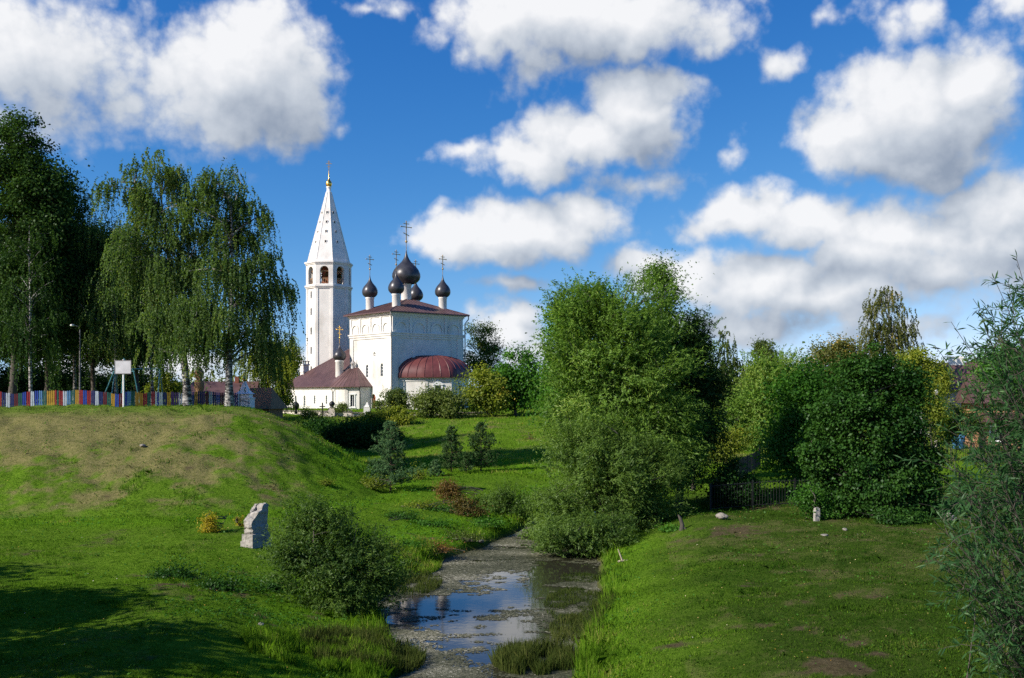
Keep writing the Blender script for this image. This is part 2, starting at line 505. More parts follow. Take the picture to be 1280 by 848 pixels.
# ---------------------------------------------------------------- terrain
BK_Y = [-20, 24, 28, 33, 36, 38.5, 42, 45, 48, 52, 56, 62, 70, 78, 84]
BK_L = [-3.0, -3.0, -3.2, -4.0, -4.9, -5.2, -4.4, -3.9, -3.2, -1.2, .0, 1.4, 4.0, 7.2, 9.0]
BK_R = [1.2, 1.4, 1.6, 2.3, 3.0, 3.4, 3.6, 3.8, 4.2, 4.5, 4.7, 5.2, 6.4, 8.4, 9.2]
_by = np.linspace(-20, 84, 600)
_k = np.hanning(41); _k /= _k.sum()
_bl = np.convolve(np.pad(np.interp(_by, BK_Y, BK_L), 20, 'edge'), _k, 'valid')
_br = np.convolve(np.pad(np.interp(_by, BK_Y, BK_R), 20, 'edge'), _k, 'valid')
_wob = np.interp
_bl = _bl + vnoise(_by, 0 * _by, 1.6, 3) * .16 + vnoise(_by, 0 * _by, .6, 4) * .07
_br = _br + vnoise(_by, 0 * _by + 50, 1.6, 5) * .16 + vnoise(_by, 0 * _by + 50, .6, 6) * .07


def banks(y): return np.interp(y, _by, _bl), np.interp(y, _by, _br)


def smin(a, b, k):
    h = np.clip(.5 + .5 * (b - a) / k, 0, 1)
    return b * (1 - h) + a * h - k * h * (1 - h)


HILL_TOP = 6.72


def hill_t(x, y):
    front = (y - 50.6 + .012 * np.clip(x + 30, -60, 0) * 4) / 19.0
    diag = ((-8.2 - x) * .80 + (y - 60.0) * .60) / 13.0
    right = (-8.0 - x) / 11.5
    back = ((-9.0 - x) * .937 - (y - 75.0) * .351) / 11.0
    t = smin(smin(smin(front, diag, .22), right, .22), back, .22)
    return t


def ground(x, y, detail=True):
    x = np.asarray(x, float); y = np.asarray(y, float)
    xl, xr = banks(y)
    dl, dr = xl - x, x - xr
    near = np.interp(dl, [0, .35, 2.2, 5.2, 7.0, 14, 40], [-.02, .28, .50, 1.30, 1.50, 1.62, 1.7])
    far = np.interp(dl, [0, .45, 2.5, 6, 10, 40], [-.02, .42, .95, 1.5, 1.62, 1.7])
    w = sstep((y - 37) / 7.0)
    zl = near * (1 - w) + far * w
    zr = np.interp(dr, [0, .4, 2.2, 5.0, 9, 24, 60], [-.02, .30, .85, 1.45, 1.75, 2.1, 2.4])
    ins = np.clip(np.minimum(-dl, -dr) / 1.0, 0, 1)
    z = np.where(dl > 0, zl, np.where(dr > 0, zr, -.02 - .4 * sstep(ins)))
    fade = sstep((y - 74) / 9.0)                       # the stream is lost behind the willows
    z = z * (1 - fade) + 1.65 * fade
    # meadow climbing to the church, the lower garden ground to the right of it
    side = sstep((x - 4) / 20.0)
    mead = 3.35 * sstep((y - 80) / 50.0) + .6 * sstep((y - 127) / 8.0) - 1.3 * np.exp(-((x + 17) / 8.0) ** 2 - ((y - 106) / 12.0) ** 2)
    gard = 1.2 * sstep((y - 70) / 50.0) + 2.6 * sstep((y - 130) / 140.0)
    z = z + mead * (1 - side) + gard * side
    z = z + .5 * np.exp(-((x - 2) ** 2 / 60 + (y - 104) ** 2 / 160))
    z = z + .3 * np.exp(-((x - 9.5) ** 2 / 5.0 + (y - 49.5) ** 2 / 9.0)) * (dr > 0) * np.clip(dr / 3, 0, 1)
    t = hill_t(x, y)
    tt = np.clip(t, 0, 1)
    prof = np.sin(tt * math.pi / 2) * .62 + sstep(tt) * .38
    top = HILL_TOP + .25 * vnoise(x, y, 22, 9)
    hz = 1.6 + (top - 1.6) * prof
    z = np.maximum(z, np.where(t > 0, hz, -9))
    # road bank at the viewer's feet
    emb = 6.3 - .30 * np.maximum(0, y - 1.5) + .0 * x
    keep = sstep((np.minimum(np.abs(x - xl), np.abs(x - xr)) - .0) / 4.0) * ((dl > 0) | (dr > 0))
    z = np.where((y < 22) & (emb > z), z + (emb - z) * keep, z)
    z = z + np.clip((y - 260) / 2000, 0, 1) * 6
    if detail:
        land = np.clip(np.maximum(dl, dr) / 1.2, 0, 1)
        rough = np.clip(t * 4, 0, 1) * (y < 85) + .5 * (y > 84) * (y < 130)
        z = z + rough * (.16 * vnoise(x, y, 1.7, 14) + .10 * vnoise(x, y, .75, 15))
        z = z + land * (.10 * vnoise(x, y, 3.2, 11) + .05 * vnoise(x, y, 1.1, 12) + .025 * vnoise(x, y, .45, 13))
    return z


def G(x, y): return float(ground(np.array([x]), np.array([y]))[0])


def masks(x, y):
    """dry: mown and scorched grass; lush: rank green; dirt: bare earth, with a thin share dimming the right lawn as shade - each with its own outline"""
    xl, xr = banks(y)
    dl, dr = xl - x, x - xr
    t = hill_t(x, y)
    n1, n2, n3 = vnoise(x, y, 7, 21), vnoise(x, y, 2.2, 22), vnoise(x, y, .8, 23)
    n4 = vnoise(x, y, .28, 24)
    n = .45 * n1 + .38 * n2 + .36 * n3 + .30 * n4
    face = np.clip(t * 7 + .25, 0, 1) * np.clip((.93 - t) * 4 + .3, 0.3, 1)
    dry = face * sstep((n * .95 + .70 - .085 * np.clip(x + 21 - .35 * (y - 60), 0, 40)) / .55)
    dry = np.maximum(dry, .32 * (dr > 3) * (y < 60) * sstep((n + .12) / .5))
    dry = np.maximum(dry, .18 * (dl > 6) * (y < 50) * (t < 0) * sstep((n - .05 + .35 * vnoise(x, y, 12, 29)) / .6))
    dry = np.maximum(dry, .75 * (y > 84) * (y < 135) * sstep((n + .15) / .6))
    lush = sstep((1.0 - np.abs(dl - 1.6) / 3.2 + .4 * n2) / .9) * (dl > -.2)
    lush = np.maximum(lush, .6 * sstep((.8 - np.abs(dr - .8) / 2.0 + .4 * n2) / .9) * (dr > 0))
    lush = np.maximum(lush, .8 * np.exp(-((t + .10) / .09) ** 2) * (y < 75))
    lush = np.maximum(lush, sstep((x - (-13.5 - .25 * (y - 60))) / 5) * np.clip(t * 6, 0, 1) * .9)
    lush = np.maximum(lush, 1.0 * np.exp(-((y - 86) / 7.0) ** 2) * (np.abs(x) < 10) * sstep((n + .9) / .6))
    dirt = np.zeros_like(x) + .16 * (dr > 2.5) * (y < 60) * sstep((dr - 2.5) / 4)  # thin soil cover; it also puts shade into the right lawn's colour
    for (cx, cy, sx, sy, a) in ((9.6, 46.0, 1.9, 1.7, .85), (7.6, 23.2, .8, 1.1, .95), (8.9, 24.3, .5, .7, .9), (4.6, 27.5, .6, .7, .8), (10.5, 39.5, 1.2, .8, .55), (-9.8, 33.6, 3.0, 1.6, .50), (-7.6, 31.0, 2.0, 1.2, .45),
                                (9.5, 21.8, 1.0, .5, .8), (13.5, 33, 1.5, .7, .5), (8.0, 33.5, 1.2, .6, .5), (6.2, 38, 1, .7, .5)):
        dirt = np.maximum(dirt, a * np.exp(-((x - cx) / sx) ** 2 - ((y - cy) / sy) ** 2))
    dirt = sstep((dirt + .30 * n2 + .34 * n3 + .34 * n4 - .42) / .4)
    edge = np.exp(-(np.minimum(np.abs(dl), np.abs(dr)) / .22) ** 2)
    dirt = np.maximum(dirt, edge * .9 * (y < 76))
    return dry * (1 - lush * .85), lush, dirt


def build_ground():
    ys = np.concatenate([np.arange(-16, 18, .8), np.arange(18, 62, .16), np.arange(62, 92, .25), np.arange(92, 150, .7), np.geomspace(150, 5200, 60)])
    us = np.concatenate([np.linspace(-2.6, -.66, 60)[:-1], np.linspace(-.66, .66, 520), np.linspace(.66, 2.6, 60)[1:]])
    U, Y = np.meshgrid(us, ys)
    Xg = U * (np.abs(Y) + 12)
    Zg = ground(Xg, Y)
    V = np.stack([Xg, Y, Zg], -1).reshape(-1, 3)
    r, c = len(ys), len(us)
    idx = np.arange(r * c).reshape(r, c)
    Fq = np.stack([idx[:-1, :-1], idx[:-1, 1:], idx[1:, 1:], idx[1:, :-1]], -1).reshape(-1)
    dry, lush, dirt = masks(Xg.ravel(), Y.ravel())
    xl_, xr_ = banks(Y.ravel()); dr_ = Xg.ravel() - xr_
    worn = sstep((dr_ + .3) / 7.5 + .22 * vnoise(Xg.ravel(), Y.ravel(), 1.2, 70) + .2 * vnoise(Xg.ravel(), Y.ravel(), 3.1, 71)) * (1 - sstep((Y.ravel() - 60) / 6))  # mask of the shade painted into the right lawn's ground colour
    m, nt, out = new_mat('meadow_ground'); L = nt.links
    tc = nd(nt, 'ShaderNodeTexCoord')

    def noise(s, d=5, rgh=.6):
        n = nd(nt, 'ShaderNodeTexNoise'); n.inputs['Scale'].default_value = s; n.inputs['Detail'].default_value = d; n.inputs['Roughness'].default_value = rgh
        L.new(tc.outputs['Object'], n.inputs['Vector']); return n.outputs['Fac']

    def ramp(f, cols):
        r_ = nd(nt, 'ShaderNodeValToRGB'); e = r_.color_ramp.elements
        e[0].position, e[0].color = cols[0][0], (*cols[0][1], 1); e[1].position, e[1].color = cols[-1][0], (*cols[-1][1], 1)
        for p_, c_ in cols[1:-1]: x = e.new(p_); x.color = (*c_, 1)
        L.new(f, r_.inputs[0]); return r_.outputs[0]

    def mix(f, a, b):
        x = nd(nt, 'ShaderNodeMix', data_type='RGBA'); L.new(f, x.inputs[0]); L.new(a, x.inputs[6]); L.new(b, x.inputs[7]); return x.outputs[2]

    def attr(k):
        a = nd(nt, 'ShaderNodeAttribute'); a.attribute_name = k; return a.outputs['Fac']
    nf = noise(5.5, 8, .7)
    base = ramp(nf, [(.3, (.040, .090, .007)), (.55, (.095, .175, .014)), (.75, (.160, .215, .034))])
    lushc = ramp(noise(7, 7, .7), [(.3, (.040, .115, .007)), (.6, (.115, .235, .013)), (.8, (.180, .300, .024))])
    dryc = ramp(noise(4.5, 9, .75), [(.3, (.085, .098, .026)), (.5, (.160, .150, .056)), (.72, (.240, .205, .095))])
    dirtc = ramp(noise(6, 8, .7), [(.3, (.045, .036, .018)), (.6, (.100, .082, .045)), (.8, (.17, .145, .09))])
    shadec = ramp(nf, [(.3, (.018, .042, .006)), (.55, (.042, .074, .011)), (.75, (.080, .098, .026))])
    base = mix(attr('worn'), base, shadec)
    c1 = mix(attr('dry'), base, dryc); c2 = mix(attr('lush'), c1, lushc); c3 = mix(attr('dirt'), c2, dirtc)
    p = nd(nt, 'ShaderNodeBsdfPrincipled'); p.inputs['Roughness'].default_value = .95; p.inputs['Specular IOR Level'].default_value = .0
    L.new(c3, p.inputs['Base Color'])
    b = nd(nt, 'ShaderNodeBump'); b.inputs['Strength'].default_value = .9; b.inputs['Distance'].default_value = .09
    L.new(noise(9, 9, .8), b.inputs['Height']); L.new(b.outputs[0], p.inputs['Normal'])
    L.new(p.outputs[0], out.inputs[0])
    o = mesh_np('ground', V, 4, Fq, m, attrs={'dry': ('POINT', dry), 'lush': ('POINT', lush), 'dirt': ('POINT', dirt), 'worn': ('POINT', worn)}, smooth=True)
    tag(o, kind='structure')


build_ground()


def build_water():
    m, nt, out = new_mat('still_water'); L = nt.links
    tc = nd(nt, 'ShaderNodeTexCoord')
    p = nd(nt, 'ShaderNodeBsdfPrincipled'); p.inputs['Base Color'].default_value = (.030, .028, .018, 1); p.inputs['Roughness'].default_value = .05
    p.inputs['Specular IOR Level'].default_value = .7; p.inputs['IOR'].default_value = 1.45
    n = nd(nt, 'ShaderNodeTexNoise'); n.inputs['Scale'].default_value = 3.0; n.inputs['Detail'].default_value = 3
    L.new(tc.outputs['Object'], n.inputs['Vector'])
    b = nd(nt, 'ShaderNodeBump'); b.inputs['Strength'].default_value = .03; b.inputs['Distance'].default_value = .05
    L.new(n.outputs['Fac'], b.inputs['Height']); L.new(b.outputs[0], p.inputs['Normal'])
    L.new(p.outputs[0], out.inputs[0])
    ys = np.arange(-18, 83, .5); xl, xr = banks(ys)
    V = np.concatenate([np.stack([xl - .5, ys, 0 * ys], 1), np.stack([xr + .5, ys, 0 * ys], 1)])
    k = len(ys); i = np.arange(k - 1)
    o = mesh_np('water', V, 4, np.stack([i, k + i, k + i + 1, i + 1], 1), m)
    tag(o, kind='structure')
    # floating mat of duckweed, dead leaves and algae: many small thin flakes and pads, with open lanes
    g = rng(5)
    N = 420000
    y = g.uniform(23, 62, N); a, c = banks(y)
    x = a - .1 + (c - a + .2) * g.random(N)
    f = .45 * vnoise(x * .7, y, 2.6, 31) + .45 * vnoise(x * .55, y, .9, 32) + .45 * vnoise(x * .6, y, .32, 33)
    u = (x - a) / (c - a)
    cover = .40 + 0 * x
    # open water: the pool at the bend, the dark reach under the big willow, broken lanes below
    pool = np.exp(-((y - 38.6 - .25 * (x + 1)) / 1.25) ** 2) * sstep((x + 5.0) / 2) * sstep((2.0 - x) / 1.6) * 1.15
    reach = np.exp(-((y - 45.0) / 3.0) ** 2) * sstep((x - .3) / 1.2)
    lane = np.exp(-((x - (-.2 + .07 * (y - 28))) / .75) ** 2) * sstep((37 - y) / 3) * .55
    cover = cover - .72 * pool - 1.15 * reach - .9 * lane
    cover = cover + .35 * np.exp(-(np.minimum(x - a, c - x) / .45) ** 2)
    keep = f * 1.0 + cover > g.uniform(.0, .58, N)
    x, y = x[keep], y[keep]; n = len(x)
    s = (.012 + .05 * g.random(n) ** 2.5) * (1 + (y - 23) / 40)
    ang = g.uniform(0, 6.283, n)
    z = .008 + g.uniform(0, .006, n)
    ca, sa = np.cos(ang) * s, np.sin(ang) * s
    asp = g.uniform(.5, 1.0, n)
    P = np.stack([np.stack([x + ca, y + sa, z], 1), np.stack([x - sa * asp, y + ca * asp, z + .004], 1), np.stack([x - ca, y - sa, z], 1), np.stack([x + sa * asp, y - ca * asp, z + .002], 1)], 1)
    tint = np.clip(.42 + .38 * vnoise(x * .6, y, 1.3, 35) + .25 * vnoise(x, y, 5, 36) + g.normal(0, .26, n), 0, 1)
    mm = mat_leaf('duckweed', (.045, .050, .026), (.16, .155, .10), (.34, .32, .24), trans=0, gloss=.03)
    o = mesh_np('floating_algae', P.reshape(-1, 3), 4, np.arange(n * 4), mm, attrs={'tint': ('FACE', tint)})
    tag(o, 'grey green mat of duckweed and fallen leaves floating on the stream', 'algae', kind='stuff')


build_water()


def blades(name, label, cat, x, y, h, wd, tint, mat, lean=.5, seed=1, bend=True):
    g = rng(seed)
    n = len(x)
    z = np.maximum(ground(x, y), -.06) - .015
    a = g.uniform(0, 6.283, n)
    la = g.uniform(0, 6.283, n); lm = np.abs(g.normal(0, lean, n)) * h
    b = np.stack([x, y, z], 1)
    side = np.stack([np.cos(a) * wd / 2, np.sin(a) * wd / 2, 0 * a], 1)
    mid = b + np.stack([np.cos(la) * lm * .35, np.sin(la) * lm * .35, h * .6], 1)
    tip = b + np.stack([np.cos(la) * lm, np.sin(la) * lm, h * np.clip(1 - (lm / np.maximum(h, 1e-4)) ** 2 * .25, .4, 1)], 1)
    P = np.stack([b - side, b + side, mid + side * .75, tip, mid - side * .75], 1)
    o = mesh_np(name, P.reshape(-1, 3), 5, np.arange(n * 5), mat, attrs={'tint': ('FACE', np.clip(tint, 0, 1))})
    return tag(o, label, cat, kind='stuff')


def build_grass():
    g = rng(77)
    N = 1500000
    # even in the picture rather than on the ground: fewer, larger tufts further off
    y = 19 + (78 - 19) * g.random(N) ** 1.35
    x = g.uniform(-.60, .60, N) * (y + 4)
    patch = vnoise(x, y, 2.6, 46) * .5 + vnoise(x, y, .9, 47) * .35 + vnoise(x, y, .3, 48) * .3
    keep = g.random(N) < np.clip(26 / y, .12, 1) * np.clip(.62 + .75 * patch, .12, 1)
    x, y = x[keep], y[keep]
    xl, xr = banks(y); dl, dr = xl - x, x - xr
    dry, lush, dirt = masks(x, y)
    ok = (np.maximum(dl, dr) > .12) & (g.random(len(x)) > dirt * 1.05) & (dr < 40) & (dl < 45)
    x, y, dl, dr, dry, lush, dirt = [q[ok] for q in (x, y, dl, dr, dry, lush, dirt)]
    n = len(x)
    sc = 1 + (y - 20) / 55
    clump = vnoise(x, y, .5, 41) * .5 + vnoise(x, y, 1.7, 42) * .5
    h = (.030 + .035 * g.random(n) + .05 * np.clip(clump, 0, 1)) * (1 + 1.2 * lush * g.random(n)) * sc ** .5
    tuft = sstep((vnoise(x, y, .9, 63) * .6 + vnoise(x, y, .35, 64) * .6 - .22) / .4)
    h = h * (1 + 1.3 * tuft * g.random(n)); 
    edge = np.exp(-((np.maximum(dl, dr) - .4) / .7) ** 2) * (y < 72)
    h = h * (1 + 4.2 * edge * g.random(n))
    w = g.uniform(.009, .018, n) * sc
    tint = .40 - .22 * tuft + .24 * clump + .24 * vnoise(x, y, 4, 49) + .16 * vnoise(x, y, 1.3, 50) + .14 * lush + g.normal(0, .13, n)
    # rank tussocks on the right half of the hill face and along the banks
    t = hill_t(x, y)
    tus = sstep((vnoise(x, y, 1.9, 61) * .6 + vnoise(x, y, .7, 62) * .5 - .12) / .45) * np.clip(t * 5, 0, 1) * (t < .97) * sstep((x + 27 - .2 * (y - 60)) / 6) * (y < 80)
    h = h * (1 + 3.5 * tus * g.random(n)); tint = tint - .30 * tus
    dull = g.random(n) < .92 * sstep((dr + .3) / 7.5 + .22 * vnoise(x, y, 1.2, 70) + .2 * vnoise(x, y, 3.1, 71)) * (y < 64)  # right lawn blades that carry the painted shade
    isdry = g.random(n) < dry * .85 * (1 - tus)
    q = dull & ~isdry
    blades('shade_tinted_grass', 'right hand lawn grass with shade put into its dark colour', 'grass', x[q], y[q], h[q], w[q], tint[q] + .08, M['shade_tinted_grass'], .6, 4)
    q = ~isdry & ~dull
    blades('grass', 'green grass of the lawns, banks and hillside', 'grass', x[q], y[q], h[q], w[q], tint[q], M['grass_leaf'], .55, 1)
    blades('dry_grass', 'straw coloured mown grass on the hillside and lawns', 'dry grass', x[isdry], y[isdry], h[isdry] * .8, w[isdry], .45 + .3 * clump[isdry] + g.normal(0, .18, isdry.sum()), M['dry_leaf'], 1.0, 2)
    # tufts on the church meadow and the garden ground
    N = 160000
    y = g.uniform(76, 138, N); x = g.uniform(-.36, .56, N) * y
    dry, lush, dirt = masks(x, y)
    c = vnoise(x, y, 1.2, 44)
    blades('meadow_grass', 'rough grass of the meadow below the church', 'grass', x, y, g.uniform(.10, .2, N) * (1 + .6 * np.clip(c, 0, 1)), g.uniform(.03, .06, N), .62 + .22 * c + .3 * dry + .1 * lush + g.normal(0, .12, N), M['grass_leaf'], .6, 3)
    # broad-leaved weeds and nettles on the banks and at the foot of the hill
    N = 240000
    y = 20 + 56 * g.random(N) ** 1.2; x = g.uniform(-.58, .58, N) * (y + 3)
    xl, xr = banks(y); dl, dr = xl - x, x - xr
    dry, lush, dirt = masks(x, y)
    pat = vnoise(x, y, 1.3, 51) * .6 + vnoise(x, y, .5, 52) * .4
    slope = np.exp(-((dl - 5.2) / 2.2) ** 2) * (y > 26) * (y < 38)
    p = np.clip(lush * .55 + .10 + .8 * slope, 0, 1) * sstep((pat + .1 + .25 * slope) / .5) * (np.maximum(dl, dr) > .25)
    ok = g.random(N) < p
    x, y, pat = x[ok], y[ok], pat[ok]; n = len(x)
    s = g.uniform(.022, .06, n) * (1 + (y - 20) / 50)
    z = ground(x, y) + g.uniform(.02, .16, n) * (1 + np.clip(pat, 0, 1) * 1.4)
    slope = slope[ok]
    g2 = rng(91)
    N2 = 1300
    yy = 20 + 48 * g2.random(N2) ** 1.1; xx = g2.uniform(-.55, .42, N2) * (yy + 3)
    bl_, br_ = banks(yy); ok2 = np.maximum(bl_ - xx, xx - br_) > .4
    xx, yy = xx[ok2], yy[ok2]
    leaves('fallen_leaves', np.stack([xx, yy, ground(xx, yy) + .05], 1), None, .038 * (1 + (yy - 20) / 60), .03 * (1 + (yy - 20) / 60), g2.random(len(xx)), mat_leaf('fallen_leaf', (.30, .18, .03), (.42, .34, .12), (.62, .58, .45), trans=0, gloss=0), None, g2, up=2.0, kind='stuff', label='scattered fallen yellow leaves and small pale flowers on the lawns', cat='leaves')
    leaves('weed_leaf_cover', np.stack([x, y, z], 1), None, s * 1.5, s, .45 + .3 * pat - .35 * slope + g.normal(0, .15, n), M['maple_bright'], None, g, up=1.1, kind='stuff', label='low broad leaved weeds along the stream banks', cat='weeds')


# ---------------------------------------------------------------- foliage
def unit(v): return v / np.maximum(np.linalg.norm(v, axis=1, keepdims=True), 1e-6)


def leaves(name, C, axis, ln, wd, tint, mat, parent, g, up=.5, out=None, droop=0.0, kind=None, label=None, cat=None):
    n = len(C)
    nrm = g.normal(0, 1, (n, 3)); nrm[:, 2] = np.abs(nrm[:, 2]) * .6 + up
    if out is not None: nrm = nrm * .9 + out * .6
    nrm = unit(nrm)
    if axis is None: axis = g.normal(0, 1, (n, 3)); axis[:, 2] -= droop
    axis = unit(axis - nrm * np.sum(axis * nrm, 1, keepdims=True))
    b = np.cross(nrm, axis)
    ln = np.broadcast_to(ln, (n,))[:, None]; wd = np.broadcast_to(wd, (n,))[:, None]
    cup = nrm * wd * .18
    P = np.stack([C - axis * ln / 2, C - axis * ln * .08 + b * wd / 2 + cup, C + axis * ln / 2, C - axis * ln * .08 - b * wd / 2 + cup], 1)
    o = mesh_np(name, P.reshape(-1, 3), 4, np.arange(n * 4), mat, parent, {'tint': ('FACE', np.clip(tint, 0, 1))})
    if label: tag(o, label, cat, kind=kind)
    return o


def tube_np(paths, rads, n=5):
    """many tapered tubes at once -> V, quads. paths list of (k,3) arrays"""
    Vs, Fs, b = [], [], 0
    ang = np.arange(n) * 2 * math.pi / n
    for P, rr in zip(paths, rads):
        P = np.asarray(P, float); k = len(P)
        d = np.gradient(P, axis=0); d = unit(d)
        ref = np.array([.31, .95, .07])
        a = unit(np.cross(d, ref)); c = np.cross(d, a)
        ring = P[:, None, :] + (a[:, None, :] * np.cos(ang)[None, :, None] + c[:, None, :] * np.sin(ang)[None, :, None]) * np.asarray(rr)[:, None, None]
        Vs.append(ring.reshape(-1, 3))
        i = np.arange(k - 1)[:, None] * n; j = np.arange(n)[None, :]; j2 = (j + 1) % n
        Fs.append((np.stack([i + j, i + j2, i + n + j2, i + n + j], -1).reshape(-1)) + b)
        b += k * n
    return np.concatenate(Vs), np.concatenate(Fs)


def tree(name, label, cat, px, d, blobs, leaf='birch', bark='bark', ll=.16, lw=.10, count=20000, clumps=150, sig=.45, trunk_r=.18, style='clump',
         group=None, seed=1, base_px=None, stems=1, tint0=.5, hang=1.6, depth=.8, under=0.0, first=.25, y_off=None, top_bare=0.0):
    """px: trunk column in the photo, d: distance; blobs (column, row, half width, half height[, share]) of the crown at that distance, turned into
    real places and sizes in metres round the trunk"""
    g = rng(seed)
    bx, by = X(base_px if base_px is not None else px, d), d
    bz = G(bx, by)
    root = empty(name, (bx, by, bz - .05), 0, label, cat, group)
    k = d / F
    B = []
    for b in blobs:
        cx, cy, rx, ry = b[:4]
        w = b[4] if len(b) > 4 else 1.0
        B.append(((cx - CX) * k - bx, g.uniform(-.25, .25) * rx * k, Z(cy, d) - bz, rx * k, rx * k * depth, ry * k, w))
    B = np.array(B)
    vol = B[:, 3] * B[:, 5] * B[:, 6]; prob = vol / vol.sum()
    pick = g.choice(len(B), clumps, p=prob)
    v = unit(g.normal(0, 1, (clumps, 3)))
    rad = g.random(clumps) ** .42 * .95 * np.where(g.random(clumps) < .10, g.uniform(1.0, 1.13, clumps), 1)
    C = B[pick, :3] + v * rad[:, None] * B[pick, 3:6]
    C[:, 2] = np.maximum(C[:, 2], sig * .3)
    ctr = np.average(B[:, :3], axis=0, weights=vol)
    topz = (B[:, 2] + B[:, 5]).max()
    # trunk(s) and limbs
    paths, rads = [], []
    lp, lr = [], []
    for s_ in range(stems):
        lean = g.normal(0, .25, 2) * (1.0 if stems == 1 else 3.0)
        hgt = topz * (.86 if stems == 1 else g.uniform(.55, .85))
        t = np.linspace(0, 1, 10)
        tx = ctr[0] * t ** 1.4 + lean[0] * t + np.sin(t * 5 + g.uniform(0, 6)) * .10 * hgt / 10
        ty = ctr[1] * t ** 1.4 + lean[1] * t + np.sin(t * 4 + g.uniform(0, 6)) * .10 * hgt / 10
        if stems > 1:
            tx += g.normal(0, .22); ty += g.normal(0, .22)
        Pt = np.stack([tx, ty, t * hgt], 1)
        rt = trunk_r * (1 - .86 * t) / math.sqrt(stems); rt[0] *= 1.35
        paths.append(Pt); rads.append(rt)
        lp.append(Pt[2:]); lr.append(rt[2:])
    order = g.permutation(clumps)
    nl = min(clumps, 26)
    for i in order[:nl]:
        c = C[i]
        T = paths[g.integers(stems)]
        hh = np.clip(c[2] - g.uniform(.15, .45) * np.linalg.norm(c[:2] - ctr[:2]) - .06 * topz, topz * first * .7, topz * .8)
        st = np.array([np.interp(hh, T[:, 2], T[:, j]) for j in range(3)])
        mid = (st + c) / 2 + np.array([0, 0, .12 * np.linalg.norm(c - st)]) + g.normal(0, .12, 3)
        tt = np.linspace(0, 1, 7)[:, None]
        Pl = (1 - tt) ** 2 * st + 2 * tt * (1 - tt) * mid + tt ** 2 * c
        r0 = max(.02, trunk_r * .34 * g.uniform(.7, 1.1))
        paths.append(Pl); rads.append(r0 * (1 - .85 * tt[:, 0]))
        lp.append(Pl[1:]); lr.append(None)
    LP = np.concatenate(lp)
    for i in order[nl:]:
        c = C[i]
        dd = np.linalg.norm(LP - c, axis=1) + np.maximum(0, LP[:, 2] - c[2]) * .8
        st = LP[dd.argmin()]
        mid = (st + c) / 2 + np.array([0, 0, .08 * np.linalg.norm(c - st)])
        tt = np.linspace(0, 1, 4)[:, None]
        paths.append((1 - tt) ** 2 * st + 2 * tt * (1 - tt) * mid + tt ** 2 * c); rads.append(max(.012, trunk_r * .09) * (1 - .75 * tt[:, 0]))
    V, Fq = tube_np(paths, rads, 6)
    mesh_np('trunk', V, 4, Fq, M[bark], root, smooth=True)
    # leaves
    ct = np.clip(g.normal(tint0, .19, clumps), 0, 1)
    size = np.exp(g.normal(0, .36, clumps))
    if style == 'weep':
        ns = max(1, int(count / 22))
        ii = g.choice(clumps, ns, p=size / size.sum())
        st = C[ii] + g.normal(0, sig * .8, (ns, 3)) * np.array([1, 1, .7])
        hl = hang * np.exp(g.normal(0, .45, clumps)) * np.where(C[:, 2] < ctr[2], 1.15, .75)
        ln = hl[ii] * g.uniform(.45, 1.1, ns); m = 22
        tt = np.linspace(0, 1, m)[None, :]
        outw = unit(np.concatenate([st[:, :2] - ctr[:2], 0 * st[:, :1]], 1)) * g.uniform(.05, .30, (ns, 1))
        Q = st[:, None, :] + outw[:, None, :] * (ln[:, None] * np.sqrt(tt))[:, :, None] + np.stack([0 * tt * ln[:, None], 0 * tt * ln[:, None], -ln[:, None] * tt ** 1.15], -1)
        Q += g.normal(0, .035, Q.shape) + np.cumsum(g.normal(0, .022, Q.shape), 1)
        Cl = Q.reshape(-1, 3)
        tn = np.repeat(ct[ii], m) + g.normal(0, .13, len(Cl))
        ax = g.normal(0, .7, (len(Cl), 3)); ax[:, 2] -= 1.0
        keep = Cl[:, 2] > .3
        Cl, tn, ax = Cl[keep], tn[keep], ax[keep]
        o = unit(Cl - ctr)
        leaves('crown', Cl, ax, ll * np.exp(g.normal(0, .2, len(Cl))), lw, tn, M[leaf], root, g, up=.15, out=o * .7)
    else:
        ii = g.choice(clumps, count, p=size / size.sum())
        off = g.normal(0, 1, (count, 3))
        if style == 'shoot':                            # long upright sprays of narrow leaves
            ns = max(1, count // 16)
            ii = g.choice(clumps, ns, p=size / size.sum())
            st = C[ii] + g.normal(0, sig, (ns, 3)) * np.array([1, 1, .7])
            dirv = unit(unit(st - ctr - np.array([0, 0, -.3])) * .9 + g.normal(0, .45, (ns, 3)) + np.array([0, 0, .45]))
            L_ = hang * np.exp(g.normal(0, .35, ns)); m = 16
            tt = np.linspace(0, 1, m)[None, :]
            Q = st[:, None, :] + dirv[:, None, :] * (L_[:, None] * (tt - .3))[:, :, None]
            Q[:, :, 2] -= (.28 * L_[:, None]) * tt ** 2
            Q += g.normal(0, .04, Q.shape)
            Cl = Q.reshape(-1, 3); cid = np.repeat(ii, m)
            ax = np.repeat(dirv, m, 0) + g.normal(0, .55, (len(Cl), 3)); ax[:, 2] -= .15
        else:
            Cl = C[ii] + off * (sig * size[ii])[:, None] * np.array([1, 1, .72]); cid = ii
            ax = None
        keep = Cl[:, 2] > .05
        Cl, cid = Cl[keep], cid[keep]
        if ax is not None: ax = ax[keep]
        o = unit(Cl - C[cid]) * .5 + unit(Cl - ctr) * .5
        tn = ct[cid] + g.normal(0, .13, len(Cl))
        leaves('crown', Cl, ax, ll * np.exp(g.normal(0, .22, len(Cl))), lw * np.exp(g.normal(0, .15, len(Cl))), tn, M[leaf], root, g, up=.35, out=o, droop=.5)
    return root


